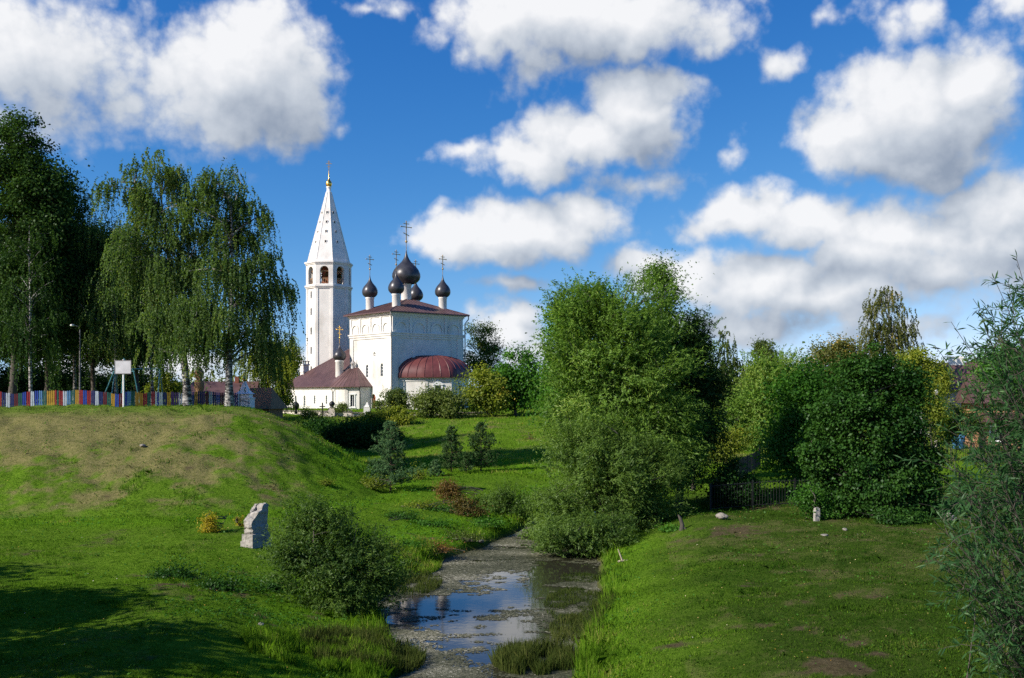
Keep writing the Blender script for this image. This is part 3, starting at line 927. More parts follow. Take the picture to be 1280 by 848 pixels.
def pine(name, label, px, d, top_py, wpx, leaf='needle', seed=1, dens=1.0, group=None, ragged=.2):
    g = rng(seed)
    bx = X(px, d); bz = G(bx, d)
    H = Z(top_py, d) - bz
    Rm = wpx * d / F / 2
    root = empty(name, (bx, d, bz - .03), 0, label, 'pine tree', group)
    t = np.linspace(0, 1, 8)
    paths = [np.stack([np.sin(t * 4) * .03, np.cos(t * 3) * .03, t * H], 1)]; rads = [.028 * H * .5 * (1 - .93 * t) + .006]
    tuft_c, tuft_d = [], []
    nw = max(6, int(H / .33))
    for i in range(nw):
        f = (i + .5) / nw
        z = H * (.05 + .93 * f)
        rr = Rm * (1 - f) ** .75 * g.uniform(1 - ragged, 1 + ragged) + .08
        nb = int(g.integers(5, 8))
        a0 = g.uniform(0, 6.28)
        for k in range(nb):
            a = a0 + 6.283 * k / nb + g.normal(0, .2)
            r = rr * g.uniform(.65, 1.12)
            rise = r * (.28 + .5 * f) * g.uniform(.6, 1.2)
            tt = np.linspace(0, 1, 6)[:, None]
            e = np.array([math.cos(a) * r, math.sin(a) * r, rise])
            P = np.array([0, 0, z]) + e * tt + np.array([0, 0, -.10 * r]) * np.sin(tt * 3.14)
            paths.append(P); rads.append(.016 * (1 - .7 * tt[:, 0]))
            m = max(4, int(r / .05 * dens))
            for q in g.uniform(.30, 1.05, m):
                c = np.array([0, 0, z]) + e * q + g.normal(0, .05 + .10 * q * r, 3) * np.array([1, 1, .7])
                tuft_c.append(c); tuft_d.append(unit((e + np.array([0, 0, .5 * r]) + g.normal(0, .35 * r, 3))[None])[0])
    V, Fq = tube_np(paths, rads, 5)
    mesh_np('trunk', V, 4, Fq, M['bark_pine'], root, smooth=True)
    C = np.array(tuft_c); D = np.array(tuft_d)
    m = 18
    Cn = np.repeat(C, m, 0); Dn = np.repeat(D, m, 0)
    ax = unit(Dn * .8 + g.normal(0, .5, Dn.shape))
    Cn = Cn + ax * .07 + Dn * g.uniform(0, .10, (len(Cn), 1))
    n = len(Cn)
    leaves('crown', Cn, ax, .17, .022 * d / 55, np.repeat(np.clip(g.normal(.5, .18, len(C)), 0, 1), m) + g.normal(0, .1, n), M[leaf], root, g, up=.3)
    return root


build_grass()

# ---------------------------------------------------------------- church (local x: along the east wall, local y: westward, height from its floor)
CH0 = (-16.2, 135.0, 5.8)
CA = R(40)
ch = empty('church', CH0, CA, 'white church with five dark onion domes on a hipped dark red roof', 'church')
A_, B_, EV = 11.9, 10.8, 13.1


def onion(parent, c, drum_r, drum_h, R0, h, cross_h, mat_cross='iron_cross', n=20, domemat='dome'):
    """drum, onion, ball and cross"""
    prof = [(.62, 0), (.80, .05), (.94, .12), (1.0, .21), (.985, .30), (.89, .40), (.72, .50), (.51, .585), (.33, .665), (.205, .745), (.12, .825), (.065, .91), (.03, 1.0)]
    d = MB().lathe([(r * R0, z * h) for r, z in prof], n=n * 2, smooth=True, ridge=-.045).build('onion_dome', M[domemat], parent, (c[0], c[1], c[2] + drum_h))
    q = MB().lathe([(drum_r, -drum_h - .5), (drum_r, -.28), (drum_r * 1.1, -.22), (drum_r * 1.1, -.1), (drum_r * 1.02, 0), (drum_r * .5, .02)], n=24)
    q.build('drum', M['plaster'], d)
    x = MB(); w = .032 + .009 * R0
    b = h * .97
    x.tube([(0, 0, b), (0, 0, b + cross_h * .30)], w * .9, 6)
    x.lathe([(.02, b + cross_h * .27), (.11 + .05 * R0, b + cross_h * .33), (.02, b + cross_h * .39)], 10)
    x.box(-w, w, -w, w, b + cross_h * .3, b + cross_h)
    a = cross_h * .21
    x.box(-a, a, -w * .8, w * .8, b + cross_h * .80, b + cross_h * .80 + w * 2)
    x.box(-a * .55, a * .55, -w * .8, w * .8, b + cross_h * .91, b + cross_h * .91 + w * 1.8)
    x.box(-a * .6, a * .6, -w * .8, w * .8, b + cross_h * .56, b + cross_h * .56 + w * 1.8, Matrix.Translation((0, 0, b + cross_h * .57)) @ Matrix.Rotation(.35, 4, 'Y') @ Matrix.Translation((0, 0, -b - cross_h * .57)))
    for sx, sz in ((-a, .815), (a, .815), (0, 1.0)):
        x.lathe([(.01, -.1), (.085, 0), (.01, .1)], 8, (sx, 0, b + cross_h * sz))
    x.build('cross', M[mat_cross], d)
    return d


def arch_cut(mb, cx, z, w, h, face, depth=.32, base=0.0):
    """a round-headed recess: face 'S' is the x=base wall (outside towards -x), 'E' the y=base wall (outside towards -y)"""
    po = arch_poly(w, h)
    n = len(po)
    lo, hi = -.6, depth
    if face == 'E': v = [(cx + p[0], base + lo, z + p[1]) for p in po] + [(cx + p[0], base + hi, z + p[1]) for p in po]
    else: v = [(base + lo, cx + p[0], z + p[1]) for p in po] + [(base + hi, cx + p[0], z + p[1]) for p in po]
    mb.add(v, [tuple(range(n)), tuple(range(2 * n - 1, n - 1, -1))] + [((i + 1) % n, i, n + i, n + (i + 1) % n) for i in range(n)])


def window(parent, cx, z, w, h, face, base=0.0, depth=.24, frame=True, mat='glass', name='window', bars=(1, 3), surround=False):
    """pane set back in its opening with white glazing bars"""
    po = arch_poly(w + .1, h + .05)
    f = (lambda a, b, c: (a, base + b, c)) if face == 'E' else (lambda a, b, c: (base + b, a, c))
    p = MB(); q = [f(cx + a, depth, z + b) for a, b in po]
    q2 = [f(cx + a, depth + .05, z + b) for a, b in po]; n = len(q)
    p.add(q + q2, [tuple(range(n)), tuple(range(2 * n - 1, n - 1, -1))] + [(i, (i + 1) % n, n + (i + 1) % n, n + i) for i in range(n)])
    w_o = p.build(name, M[mat], parent)
    if frame:
        s = MB()

        def bar(a0, a1, z0, z1):
            P, Q = f(a0, depth - .08, z0), f(a1, depth - .02, z1)
            s.box(min(P[0], Q[0]), max(P[0], Q[0]), min(P[1], Q[1]), max(P[1], Q[1]), z0, z1)
        for i in range(1, bars[0] + 1):
            a = cx - w / 2 + w * i / (bars[0] + 1); bar(a - .025, a + .025, z, z + h)
        for i in range(1, bars[1] + 1):
            b = z + h * i / (bars[1] + 1); bar(cx - w / 2, cx + w / 2, b - .025, b + .025)
        s.build('glazing_bar', M['white'], w_o)
    if surround:
        s = MB()

        def blk(a0, a1, z0, z1, pr=.1):
            P, Q = f(a0, -pr, z0), f(a1, .002, z1)
            s.box(min(P[0], Q[0]), max(P[0], Q[0]), min(P[1], Q[1]), max(P[1], Q[1]), z0, z1)
        blk(cx - w / 2 - .22, cx - w / 2 - .02, z - .1, z + h + .1); blk(cx + w / 2 + .02, cx + w / 2 + .22, z - .1, z + h + .1)
        blk(cx - w / 2 - .3, cx + w / 2 + .3, z + h + .1, z + h + .28, .16); blk(cx - w / 2 - .3, cx + w / 2 + .3, z - .25, z - .1, .14)
        s.build('frame', M['white'], w_o)
    return w_o


# main cube
w = MB().box(0, A_, 0, B_, -2.0, EV - .02).build('wall', M['plaster'], ch)
c = MB()
S_WIN = [(2.5, 4.35, .66, 1.75), (6.3, 4.25, .66, 1.75)]
for cx, z, ww, hh in S_WIN: arch_cut(c, cx, z, ww, hh, 'S')
c.lathe([(0, -.5), (.36, -.5), (.36, .32), (0, .32)], 16)
nv = len(c.v); k0 = nv - 16 * 4
for i in range(k0, nv):
    x, y, z = c.v[i]; c.v[i] = (z, 4.4 + x, 7.35 + y)
arch_cut(c, 4.65, -.6, 1.05, 2.5, 'S', .35)
cut(w, c)
for cx, z, ww, hh in S_WIN: window(ch, cx, z, ww, hh, 'S')
p = MB().lathe([(0, 0), (.42, 0), (.42, .05), (0, .05)], 16)
for i, (x, y, z) in enumerate(p.v): p.v[i] = (z + .2, 4.4 + x, 7.35 + y)
wd = p.build('round_window', M['glass'], ch)
q = MB().box(.12, .17, 4.37, 4.43, 6.99, 7.71).box(.115, .165, 4.04, 4.76, 7.32, 7.38); q.build('glazing_bar', M['white'], wd)
dr = window(ch, 4.65, -.6, 1.05, 2.5, 'S', frame=False, mat='brown_door', name='door')
hd = MB().box(.17, .22, 4.27, 4.31, .45, .75); hd.build('handle', M['iron'], dr)

# string course, pilasters, arcaded frieze and eaves cornice
t = MB()
def ring_course(z0, z1, pr):
    t.box(-pr, A_ + pr, -pr, -.001, z0, z1); t.box(-pr, A_ + pr, B_ + .001, B_ + pr, z0, z1)
    t.box(-pr, -.001, 0, B_, z0, z1); t.box(A_ + .001, A_ + pr, 0, B_, z0, z1)
ring_course(9.55, 9.85, .10); ring_course(9.85, 10.15, .20); ring_course(10.15, 10.32, .30)
ring_course(12.45, 12.62, .10); ring_course(12.62, 12.85, .22); ring_course(12.85, 13.04, .36)
t.build('cornice', M['plaster'], ch)
t = MB()
for (x0, x1, y0, y1) in ((-.12, .95, -.12, -.001), (-.12, -.001, 0, .95), (A_ - .95, A_ + .12, -.12, -.001), (-.12, -.001, B_ - .95, B_)):
    MB().box(x0, x1, y0, y1, -2, 9.55).build('pilaster', M['plaster'], ch)
for x0 in (3.3, 9.9): MB().box(x0, x0 + .42, -.07, -.001, 4.2, 9.55).build('pilaster', M['plaster'], ch)


def frieze(face, n, span):
    m = MB(); step = span / n
    f = (lambda a, b, c: (a, b, c)) if face == 'E' else (lambda a, b, c: (b, a, c))
    def blk(a0, a1, z0, z1, pr):
        P, Q = f(a0, -pr, z0), f(a1, -.001, z1)
        m.box(min(P[0], Q[0]), max(P[0], Q[0]), min(P[1], Q[1]), max(P[1], Q[1]), z0, z1)
    for i in range(n + 1):
        a = min(max(i * step, .22), span - .22)
        blk(a - .2, a + .2, 10.33, 12.44, .14)
    for i in range(n):
        a = (i + .5) * step; r1, r0 = step * .36, step * .27; zc = 10.85; K = 14
        vs, fs = [], []
        for k in range(K + 1):
            th = math.pi * k / K
            for r, pr in ((r0, .001), (r0, .13), (r1, .13), (r1, .001)):
                vs.append(f(a + r * math.cos(th), -pr, zc + r * math.sin(th)))
        for k in range(K):
            for j in range(3): fs.append((k * 4 + j, k * 4 + j + 1, k * 4 + 5 + j, k * 4 + 4 + j))
        m.add(vs, fs)
        blk(a - r1, a - r0, 10.33, zc, .13); blk(a + r0, a + r1, 10.33, zc, .13)
    m.build('frieze', M['plaster'], ch)
frieze('E', 4, A_); frieze('S', 4, B_)

# roof
def seams(m, pts, r=.035):
    m.tube(pts, r, 4, caps=False, smooth=False)
OV = .75
ap0, ap1 = (A_ / 2, B_ / 2 - .3, 15.5), (A_ / 2, B_ / 2 + .3, 15.5)
rf = MB()
e = [(-OV, -OV, EV), (A_ + OV, -OV, EV), (A_ + OV, B_ + OV, EV), (-OV, B_ + OV, EV)]
eb = [(x, y, EV - .14) for x, y, z in e]
rf.add(e + [ap0, ap1] + eb, [(0, 1, 4), (1, 2, 5, 4), (2, 3, 5), (3, 0, 4, 5), (0, 6, 7, 1), (1, 7, 8, 2), (2, 8, 9, 3), (3, 9, 6, 0), (9, 8, 7, 6)])
def on_roof(x, y):
    dx = min(x + OV, A_ + OV - x) / (A_ / 2 + OV); dy = min(y + OV, B_ + OV - y) / (B_ / 2 + OV - .3)
    return EV + (15.5 - EV) * min(1, dx, dy)
for i in range(1, 24):
    x = -OV + (A_ + 2 * OV) * i / 24
    for s in (-1, 1):
        y0 = -OV if s < 0 else B_ + OV
        dd = min(x + OV, A_ + OV - x) / (A_ / 2 + OV) * (B_ / 2 + OV - .3)
        seams(rf, [(x, y0, EV + .01), (x, y0 - s * dd, on_roof(x, y0 - s * dd) + .01)])
for i in range(1, 22):
    y = -OV + (B_ + 2 * OV) * i / 22
    for s in (-1, 1):
        x0 = -OV if s < 0 else A_ + OV
        dd = min(1, min(y + OV, B_ + OV - y) / (B_ / 2 + OV - .3)) * (A_ / 2 + OV)
        seams(rf, [(x0, y, EV + .01), (x0 - s * dd, y, on_roof(x0 - s * dd, y) + .01)])
for a, b in ((0, 4), (1, 4), (2, 5), (3, 5)):
    P, Q = (e + [ap0, ap1])[a], (e + [ap0, ap1])[b]
    seams(rf, [P, Q], .07)
rfo = rf.build('roof', M['roof'], ch)
K = 2.0
for (u, v) in ((K, K), (A_ - K, K), (K, B_ - K), (A_ - K, B_ - K)):
    onion(ch, (u, v, on_roof(u, v) - .1), .58, 1.75, 1.12, 3.15, 2.9)
onion(ch, (A_ / 2, B_ / 2, 15.55), .72, 2.1, 2.02, 4.75, 4.3, n=24)

# drain pipes
dp = MB()
dp.tube([(-.62, -.62, 12.95), (-.62, -.62, 12.6), (-.28, -.28, 12.1), (-.28, -.28, 10.6), (-.46, -.46, 10.4), (-.46, -.46, 9.9), (-.22, -.22, 9.3), (-.22, -.22, -1)], .085, 8)
dp.build('downpipe', M['pipe'], ch)
dp = MB()
dp.tube([(A_ + .62, -.62, 12.95), (A_ + .62, -.62, 12.5), (A_ + .25, -.3, 11.9), (A_ + .25, -.3, -1)], .085, 8)
dp.build('downpipe', M['pipe'], ch)

# apse on the east wall, with its red half dome
AC, AR, AD, AE = 6.6, 5.35, 4.7, 4.25
ang = [180, 141, 92, 45, 0]
poly = [(AC + AR * math.cos(R(a)), -AD * math.sin(R(a)) if a not in (0, 180) else -.002) for a in ang]
poly[1] = (3.55, -2.65)
aw = MB().prism(poly[::-1], -2, AE).build('apse_wall', M['plaster'], ch)
pm, pn = Vector(poly[2]), Vector(poly[3])
fd = (pn - pm); fl = fd.length; fa = math.atan2(fd.y, fd.x)
wz = MB()
Mf = Matrix.Translation((pm.x, pm.y, 0)) @ Matrix.Rotation(fa, 4, 'Z')
wz.box(fl * .5 - .42, fl * .5 + .42, -.4, .3, 1.55, 3.0, Mf)
pl, pk = Vector(poly[1]), Vector(poly[2]); gd = pk - pl; gl = gd.length; ga = math.atan2(gd.y, gd.x)
Mg = Matrix.Translation((pl.x, pl.y, 0)) @ Matrix.Rotation(ga, 4, 'Z')
wz.box(gl * .5 - .42, gl * .5 + .42, -.4, .3, 1.55, 3.0, Mg)
cut(aw, wz)
for MM, L_ in ((Mf, fl), (Mg, gl)):
    po = MB().box(L_ * .5 - .42, L_ * .5 + .42, .2, .25, 1.55, 3.0, MM).build('window', M['glass'], ch)
    fr = MB()
    for x0, x1, z0, z1, y0 in ((-.66, -.42, 1.4, 3.1, -.1), (.42, .66, 1.4, 3.1, -.1), (-.75, .75, 3.1, 3.28, -.16), (-.75, .75, 1.2, 1.4, -.14), (-.42, .42, 2.25, 2.31, .1), (-.03, .03, 1.55, 3.0, .12)):
        fr.box(L_ * .5 + x0, L_ * .5 + x1, y0, .16 if y0 > 0 else -.002, z0, z1, MM)
    fr.add([MM @ Vector(p) for p in ((L_ * .5 - .75, -.16, 3.28), (L_ * .5 + .75, -.16, 3.28), (L_ * .5, -.16, 3.75), (L_ * .5 - .75, -.002, 3.28), (L_ * .5 + .75, -.002, 3.28), (L_ * .5, -.002, 3.75))],
           [(0, 1, 2), (5, 4, 3), (0, 2, 5, 3), (1, 4, 5, 2)])
    fr.build('frame', M['white'], po)
co = MB()
for i in range(4):
    a, b = Vector(poly[i]), Vector(poly[i + 1]); d_ = (b - a); n_ = Vector((d_.y, -d_.x)).normalized()
    if n_.y > 0: n_ = -n_
    for z0, z1, pr in ((3.62, 3.8, .08), (3.95, AE - .01, .16)):
        q = [a + n_ * .001, b + n_ * .001, b + n_ * pr, a + n_ * pr]
        co.prism([(v.x, v.y) for v in q][::-1], z0, z1)
    co.prism([(v.x, v.y) for v in (a + d_.normalized() * .0, a + d_.normalized() * .4, a + d_.normalized() * .4 + n_ * .06, a + n_ * .06)][::-1], -2, 3.6)
co.build('apse_cornice', M['plaster'], ch)
hd_ = MB(); NS, NR = 26, 12
def apse_r(th):
    dx, dy = math.cos(th), -math.sin(th)
    best = 99
    for (x0, y0), (x1, y1) in zip(poly[:-1], poly[1:]):
        x0, x1 = x0 - AC, x1 - AC; ex, ey = x1 - x0, y1 - y0
        den = dx * ey - dy * ex
        if abs(den) < 1e-6: continue
        t = (x0 * ey - y0 * ex) / den; s = (x0 * dy - y0 * dx) / den
        if t > 0 and -.02 <= s <= 1.02: best = min(best, t)
    return best if best < 90 else AR
def apse_pt(th, t, o=0.0):
    cr = math.cos(t * math.pi / 2) ** .72 if t < 1 else 0
    rr_ = (apse_r(th) + .5) * cr
    return (AC + rr_ * math.cos(th), -rr_ * abs(math.sin(th)) - .003, AE + o + 2.95 * math.sin(t * math.pi / 2))
vs, fs = [], []
for j in range(NR + 1):
    for k in range(NS + 1): vs.append(apse_pt(math.pi * k / NS, j / NR))
for j in range(NR):
    for k in range(NS): fs.append((j * (NS + 1) + k + 1, j * (NS + 1) + k, (j + 1) * (NS + 1) + k, (j + 1) * (NS + 1) + k + 1))
hd_.add(vs, fs, True)
rim = [apse_pt(math.pi * k / NS, 0) for k in range(NS + 1)]
hd_.add(rim + [(x, y, z - .12) for x, y, z in rim] + [(AC, -.01, AE - .12)],
        [(k, k + 1, NS + 2 + k, NS + 1 + k) for k in range(NS)] + [(NS + 1 + k, NS + 2 + k, 2 * NS + 2) for k in range(NS)])
for k in range(0, NS + 1, 2):
    seams(hd_, [apse_pt(math.pi * k / NS, j / NR, .02) for j in range(NR + 1)], .055)
hd_.build('apse_roof', M['roof_red'], ch)

# refectory with side-chapel, low and long to the west
U0, V1, RE = -3.5, 24.3, 2.95
V0 = 9.6
foot = [(U0, V1), (U0, V0), (-3.05, 7.2), (-1.6, 5.6), (-.02, 5.3), (-.02, B_ + .02), (A_, B_ + .02), (A_, V1)]
rw = MB().prism(foot, -2.2, RE).build('refectory_wall', M['plaster'], ch)
c = MB()
RW = [(23.1, .2), (20.6, .2), (17.9, .2), (14.9, .5), (11.5, .5)]
for v, z in RW: arch_cut(c, v, z, .55 if z < .4 else .45, 1.45 if z < .4 else 1.2, 'S', base=U0)
pa, pb = Vector(foot[2]), Vector(foot[3]); dd_ = pb - pa; la = dd_.length
Mh = Matrix.Translation((pa.x, pa.y, 0)) @ Matrix.Rotation(math.atan2(dd_.y, dd_.x), 4, 'Z')
c.box(la * .5 - .28, la * .5 + .28, -.4, .25, .2, 1.7, Mh)
cut(rw, c)
for v, z in RW: window(ch, v, z, .55 if z < .4 else .45, 1.45 if z < .4 else 1.2, 'S', base=U0)
po = MB().box(la * .5 - .28, la * .5 + .28, .16, .2, .2, 1.7, Mh).build('window', M['glass'], ch)
fr = MB()
for x0, x1, z0, z1, y0 in ((-.42, -.28, .1, 1.8, -.08), (.28, .42, .1, 1.8, -.08), (-.5, .5, 1.8, 1.95, -.12), (-.5, .5, -.05, .1, -.1), (-.02, .02, .2, 1.7, .08)):
    fr.box(la * .5 + x0, la * .5 + x1, y0, .15 if y0 > 0 else -.002, z0, z1, Mh)
fr.build('frame', M['white'], po)
co = MB()
for i in range(4):
    a, b = Vector(foot[i]), Vector(foot[i + 1]); d_ = (b - a); n_ = Vector((d_.y, -d_.x)).normalized()
    if n_.x > 0: n_ = -n_
    q = [a + n_ * .001, b + n_ * .001, b + n_ * .14, a + n_ * .14]
    co.prism([(v.x, v.y) for v in q], RE - .35, RE - .02)
    u_ = d_.normalized()
    q = [a, a + u_ * .45, a + u_ * .45 + n_ * .08, a + n_ * .08]
    co.prism([(v.x, v.y) for v in q], -2.2, RE - .36)
co.build('refectory_cornice', M['plaster'], ch)
RO = .45
rr = MB()
uc = (U0 + A_) / 2
p = [(U0 - RO, V1 + RO, RE), (U0 - RO, B_ + .01, RE), (A_ + RO, V1 + RO, RE), (A_ + RO, B_ + .01, RE), (uc, 17.6, 8.8), (uc, B_ + .01, 8.8)]
pb_ = [(x, y, z - .12) for x, y, z in p[:4]]
rr.add(p + pb_, [(0, 4, 5, 1), (0, 2, 4), (2, 3, 5, 4), (0, 1, 7, 6), (2, 0, 6, 8), (3, 2, 8, 9), (6, 7, 9, 8)])
for i in range(1, 26):
    v = B_ + (V1 + RO - B_) * i / 26
    f = 1.0 if v < 17.6 else (V1 + RO - v) / (V1 + RO - 17.6)
    seams(rr, [(U0 - RO, v, RE + .01), (U0 - RO + (uc - U0 + RO) * f, v, RE + 5.85 * f + .01)], .03)
seams(rr, [p[0], p[4]], .07); seams(rr, [p[4], p[5]], .07)
rr.build('refectory_roof', M['roof'], ch)
# side-chapel roof: fan of metal planes leaning on the cube
cr_ = MB()
apx = (-.03, 8.6, 6.2)
ring = [(U0 - RO, B_ + .0, RE + .02), (U0 - RO, V0 - .2, RE), (-3.45, 6.95, RE), (-1.85, 5.2, RE), (-.03, 4.85, RE)]
tp = [(-.75, B_, 5.3), (-.75, 9.3, 5.6), (-.55, 8.9, 5.62), (-.3, 8.6, 5.62), (-.03, 8.5, 5.6)]
k = len(ring)
cr_.add(ring + tp + [(x, y, z - .12) for x, y, z in ring], [(i, i + 1, k + i + 1, k + i) for i in range(k - 1)] + [(i + 1, i, 2 * k + i, 2 * k + i + 1) for i in range(k - 1)] + [tuple(range(3 * k - 1, 2 * k - 1, -1))])
for i in range(k - 1):
    for s in (0, .33, .66):
        P = Vector(ring[i]).lerp(Vector(ring[i + 1]), s); Q = Vector(tp[i]).lerp(Vector(tp[i + 1]), s)
        seams(cr_, [P + Vector((0, 0, .01)), Q + Vector((0, 0, .01))], .04)
cr_.build('chapel_roof', M['roof'], ch)
onion(ch, (-1.55, 11.2, 4.55), .58, 2.15, .94, 2.45, 2.45, 'gold')
v_ = MB().lathe([(.3, -.6), (.3, .55), (.38, .56), (.38, .62)], 14).build('vent_stub', M['white'], ch, (-.55, 9.15, 5.6))
MB().lathe([(.42, .62), (.1, 1.0), (.05, 1.5), (.02, 1.55)], 14).build('cap', M['pipe'], v_)
cm = MB().box(-.48, .48, -.48, .48, -1.5, 1.9).box(-.56, .56, -.56, .56, .9, 1.05).box(-.58, .58, -.58, .58, 1.9, 2.1)
cm = cm.build('chimney', M['plaster'], ch, (-.9, 22.7, 4.3))
MB().box(-.5, -.36, -.5, -.36, 2.1, 2.5).box(.36, .5, -.5, -.36, 2.1, 2.5).box(-.5, -.36, .36, .5, 2.1, 2.5).box(.36, .5, .36, .5, 2.1, 2.5).box(-.62, .62, -.62, .62, 2.5, 2.6).build('cap', M['pipe'], cm)
dp = MB().tube([(-1.95, 5.15, RE - .1), (-1.95, 5.15, RE - .3), (-1.75, 5.35, RE - .8), (-1.72, 5.4, -.6)], .07, 8)
dp.build('downpipe', M['iron'], ch)
dp = MB().tube([(U0 - .42, V0 - .25, RE - .1), (U0 - .42, V0 - .25, RE - .3), (U0 - .16, V0 - .1, RE - .8), (U0 - .16, V0 - .1, -.8)], .06, 8)
dp.build('downpipe', M['pipe'], ch)

# ---------------------------------------------------------------- bell tower
TX, TY = -28.75, 157.0
bt = empty('bell_tower', (TX, TY, 5.8), 0, 'tall white octagonal bell tower with a white tent spire behind the church', 'bell tower')
TR = 3.56                                               # to the corners
PH = [R(-90 - 80 + 45 * i - (math.degrees(math.atan2(-TX, TY)) * -1)) for i in range(8)]
vd = math.atan2(TX, TY)                                 # bearing of the tower; corners are given from the line back to the viewer
PH = [-math.pi / 2 - vd + R(-80 + 45 * i) for i in range(8)]
def octa(r, ph=PH): return [(r * math.cos(a), r * math.sin(a)) for a in ph]
ZB0, ZB1, ZT = 18.6, 22.15, 33.5
MB().prism(octa(TR - .10), -3, ZB0 - .02).build('shaft_wall', M['plaster'], bt)
sh = bt.children[0]
def facet(i, r=TR - .10):
    a, b = Vector(octa(r)[i]), Vector(octa(r)[(i + 1) % 8])
    d_ = b - a
    return Matrix.Translation((a.x, a.y, 0)) @ Matrix.Rotation(math.atan2(d_.y, d_.x), 4, 'Z'), d_.length
c = MB()
SL = [17.2, 14.6, 11.6, 8.6, 5.6]
for i in (0, 3, 5):
    Mx, fl_ = facet(i)
    for z in SL: c.box(fl_ * .5 - .2, fl_ * .5 + .2, -.5, .4, z - .55, z + .55, Mx)
cut(sh, c)
for i in (0, 3, 5):
    Mx, fl_ = facet(i)
    for z in SL: MB().box(fl_ * .5 - .21, fl_ * .5 + .21, .3, .34, z - .56, z + .56, Mx).build('window', M['glass'], bt)
st = MB()
for i in range(8):                                      # corner strips
    a = Vector(octa(TR)[i]); 
    l_ = (Vector(octa(TR)[(i + 1) % 8]) - a).normalized(); k_ = (Vector(octa(TR)[i - 1]) - a).normalized()
    inn = -a.normalized() * .3
    q = [a + k_ * .42, a, a + l_ * .42, a + l_ * .42 + inn, a + k_ * .42 + inn]
    st.prism([(v.x, v.y) for v in q], -3, ZB0 - .35)
st.build('corner_strip', M['plaster'], bt)
for z0, z1, pr in ((ZB0 - .35, ZB0 - .15, .10), (ZB0 - .15, ZB0 + .1, .22), (ZB1 - .25, ZB1 - .05, .12), (ZB1 - .05, ZB1 + .2, .26)):
    le = MB(); o_, i_ = octa(TR + pr), octa(TR - .4)
    for i in range(8):
        j = (i + 1) % 8
        le.prism([o_[i], o_[j], i_[j], i_[i]], z0, z1)
    le.build('ledge', M['plaster'], bt)
bf = MB()
n8 = 8
o_, i_ = octa(TR), octa(TR - .62)
vs = [(x, y, ZB0 + .1) for x, y in o_] + [(x, y, ZB1 - .25) for x, y in o_] + [(x, y, ZB0 + .1) for x, y in i_] + [(x, y, ZB1 - .25) for x, y in i_]
fs = []
for i in range(8):
    j = (i + 1) % 8
    fs += [(i, j, 8 + j, 8 + i), (16 + j, 16 + i, 24 + i, 24 + j), (8 + i, 8 + j, 24 + j, 24 + i), (j, i, 16 + i, 16 + j)]
bf.add(vs, fs)
bfo = bf.build('belfry_wall', M['plaster'], bt)
c = MB()
for i in range(8):
    Mx, fl_ = facet(i, TR)
    po = arch_poly(1.36, 2.75); n_ = len(po)
    v = [Mx @ Vector((fl_ / 2 + a, -.5, ZB0 + .25 + b)) for a, b in po] + [Mx @ Vector((fl_ / 2 + a, 1.3, ZB0 + .25 + b)) for a, b in po]
    c.add(v, [tuple(range(n_)), tuple(range(2 * n_ - 1, n_ - 1, -1))] + [((q + 1) % n_, q, n_ + q, n_ + (q + 1) % n_) for q in range(n_)])
cut(bfo, c)
MB().prism(octa(TR - .63), ZB0 - .02, ZB0 + .12).build('belfry_floor', M['wood'], bt)
MB().prism(octa(TR - .63), ZB1 - .5, ZB1 - .06).build('belfry_ceiling', M['wood'], bt)
MB().box(-.9, .9, -.9, .9, ZB0 + .12, ZB1 - .5).build('bell_post', M['brick'], bt)
for i in range(8):
    Mx, fl_ = facet(i, TR)
    ra = MB()
    ra.box(fl_ / 2 - .70, fl_ / 2 + .70, .25, .33, ZB0 + 1.05, ZB0 + 1.17, Mx)
    for s in (-.45, -.15, .15, .45): ra.box(fl_ / 2 + s - .03, fl_ / 2 + s + .03, .26, .32, ZB0 + .1, ZB0 + 1.05, Mx)
    MB().box(fl_ / 2 - .70, fl_ / 2 + .70, .5, .62, ZB0 + 2.2, ZB0 + 2.34, Mx).build('tie_beam', M['wood'], bt)
    ra.build('railing', M['wood'], bt)
    am = math.pi / 8 + PH[i]
    b_ = MB().lathe([(.02, .62), (.14, .58), (.2, .4), (.26, .15), (.4, 0), (.36, .02), (.2, .3), (.02, .4)], 14, (1.75 * math.cos(am), 1.75 * math.sin(am), ZB0 + 1.55))
    b_.tube([(1.75 * math.cos(am), 1.75 * math.sin(am), ZB0 + 2.1), (1.75 * math.cos(am), 1.75 * math.sin(am), ZB1 - .45)], .03, 5)
    b_.build('bell', M['bronze'], bt)
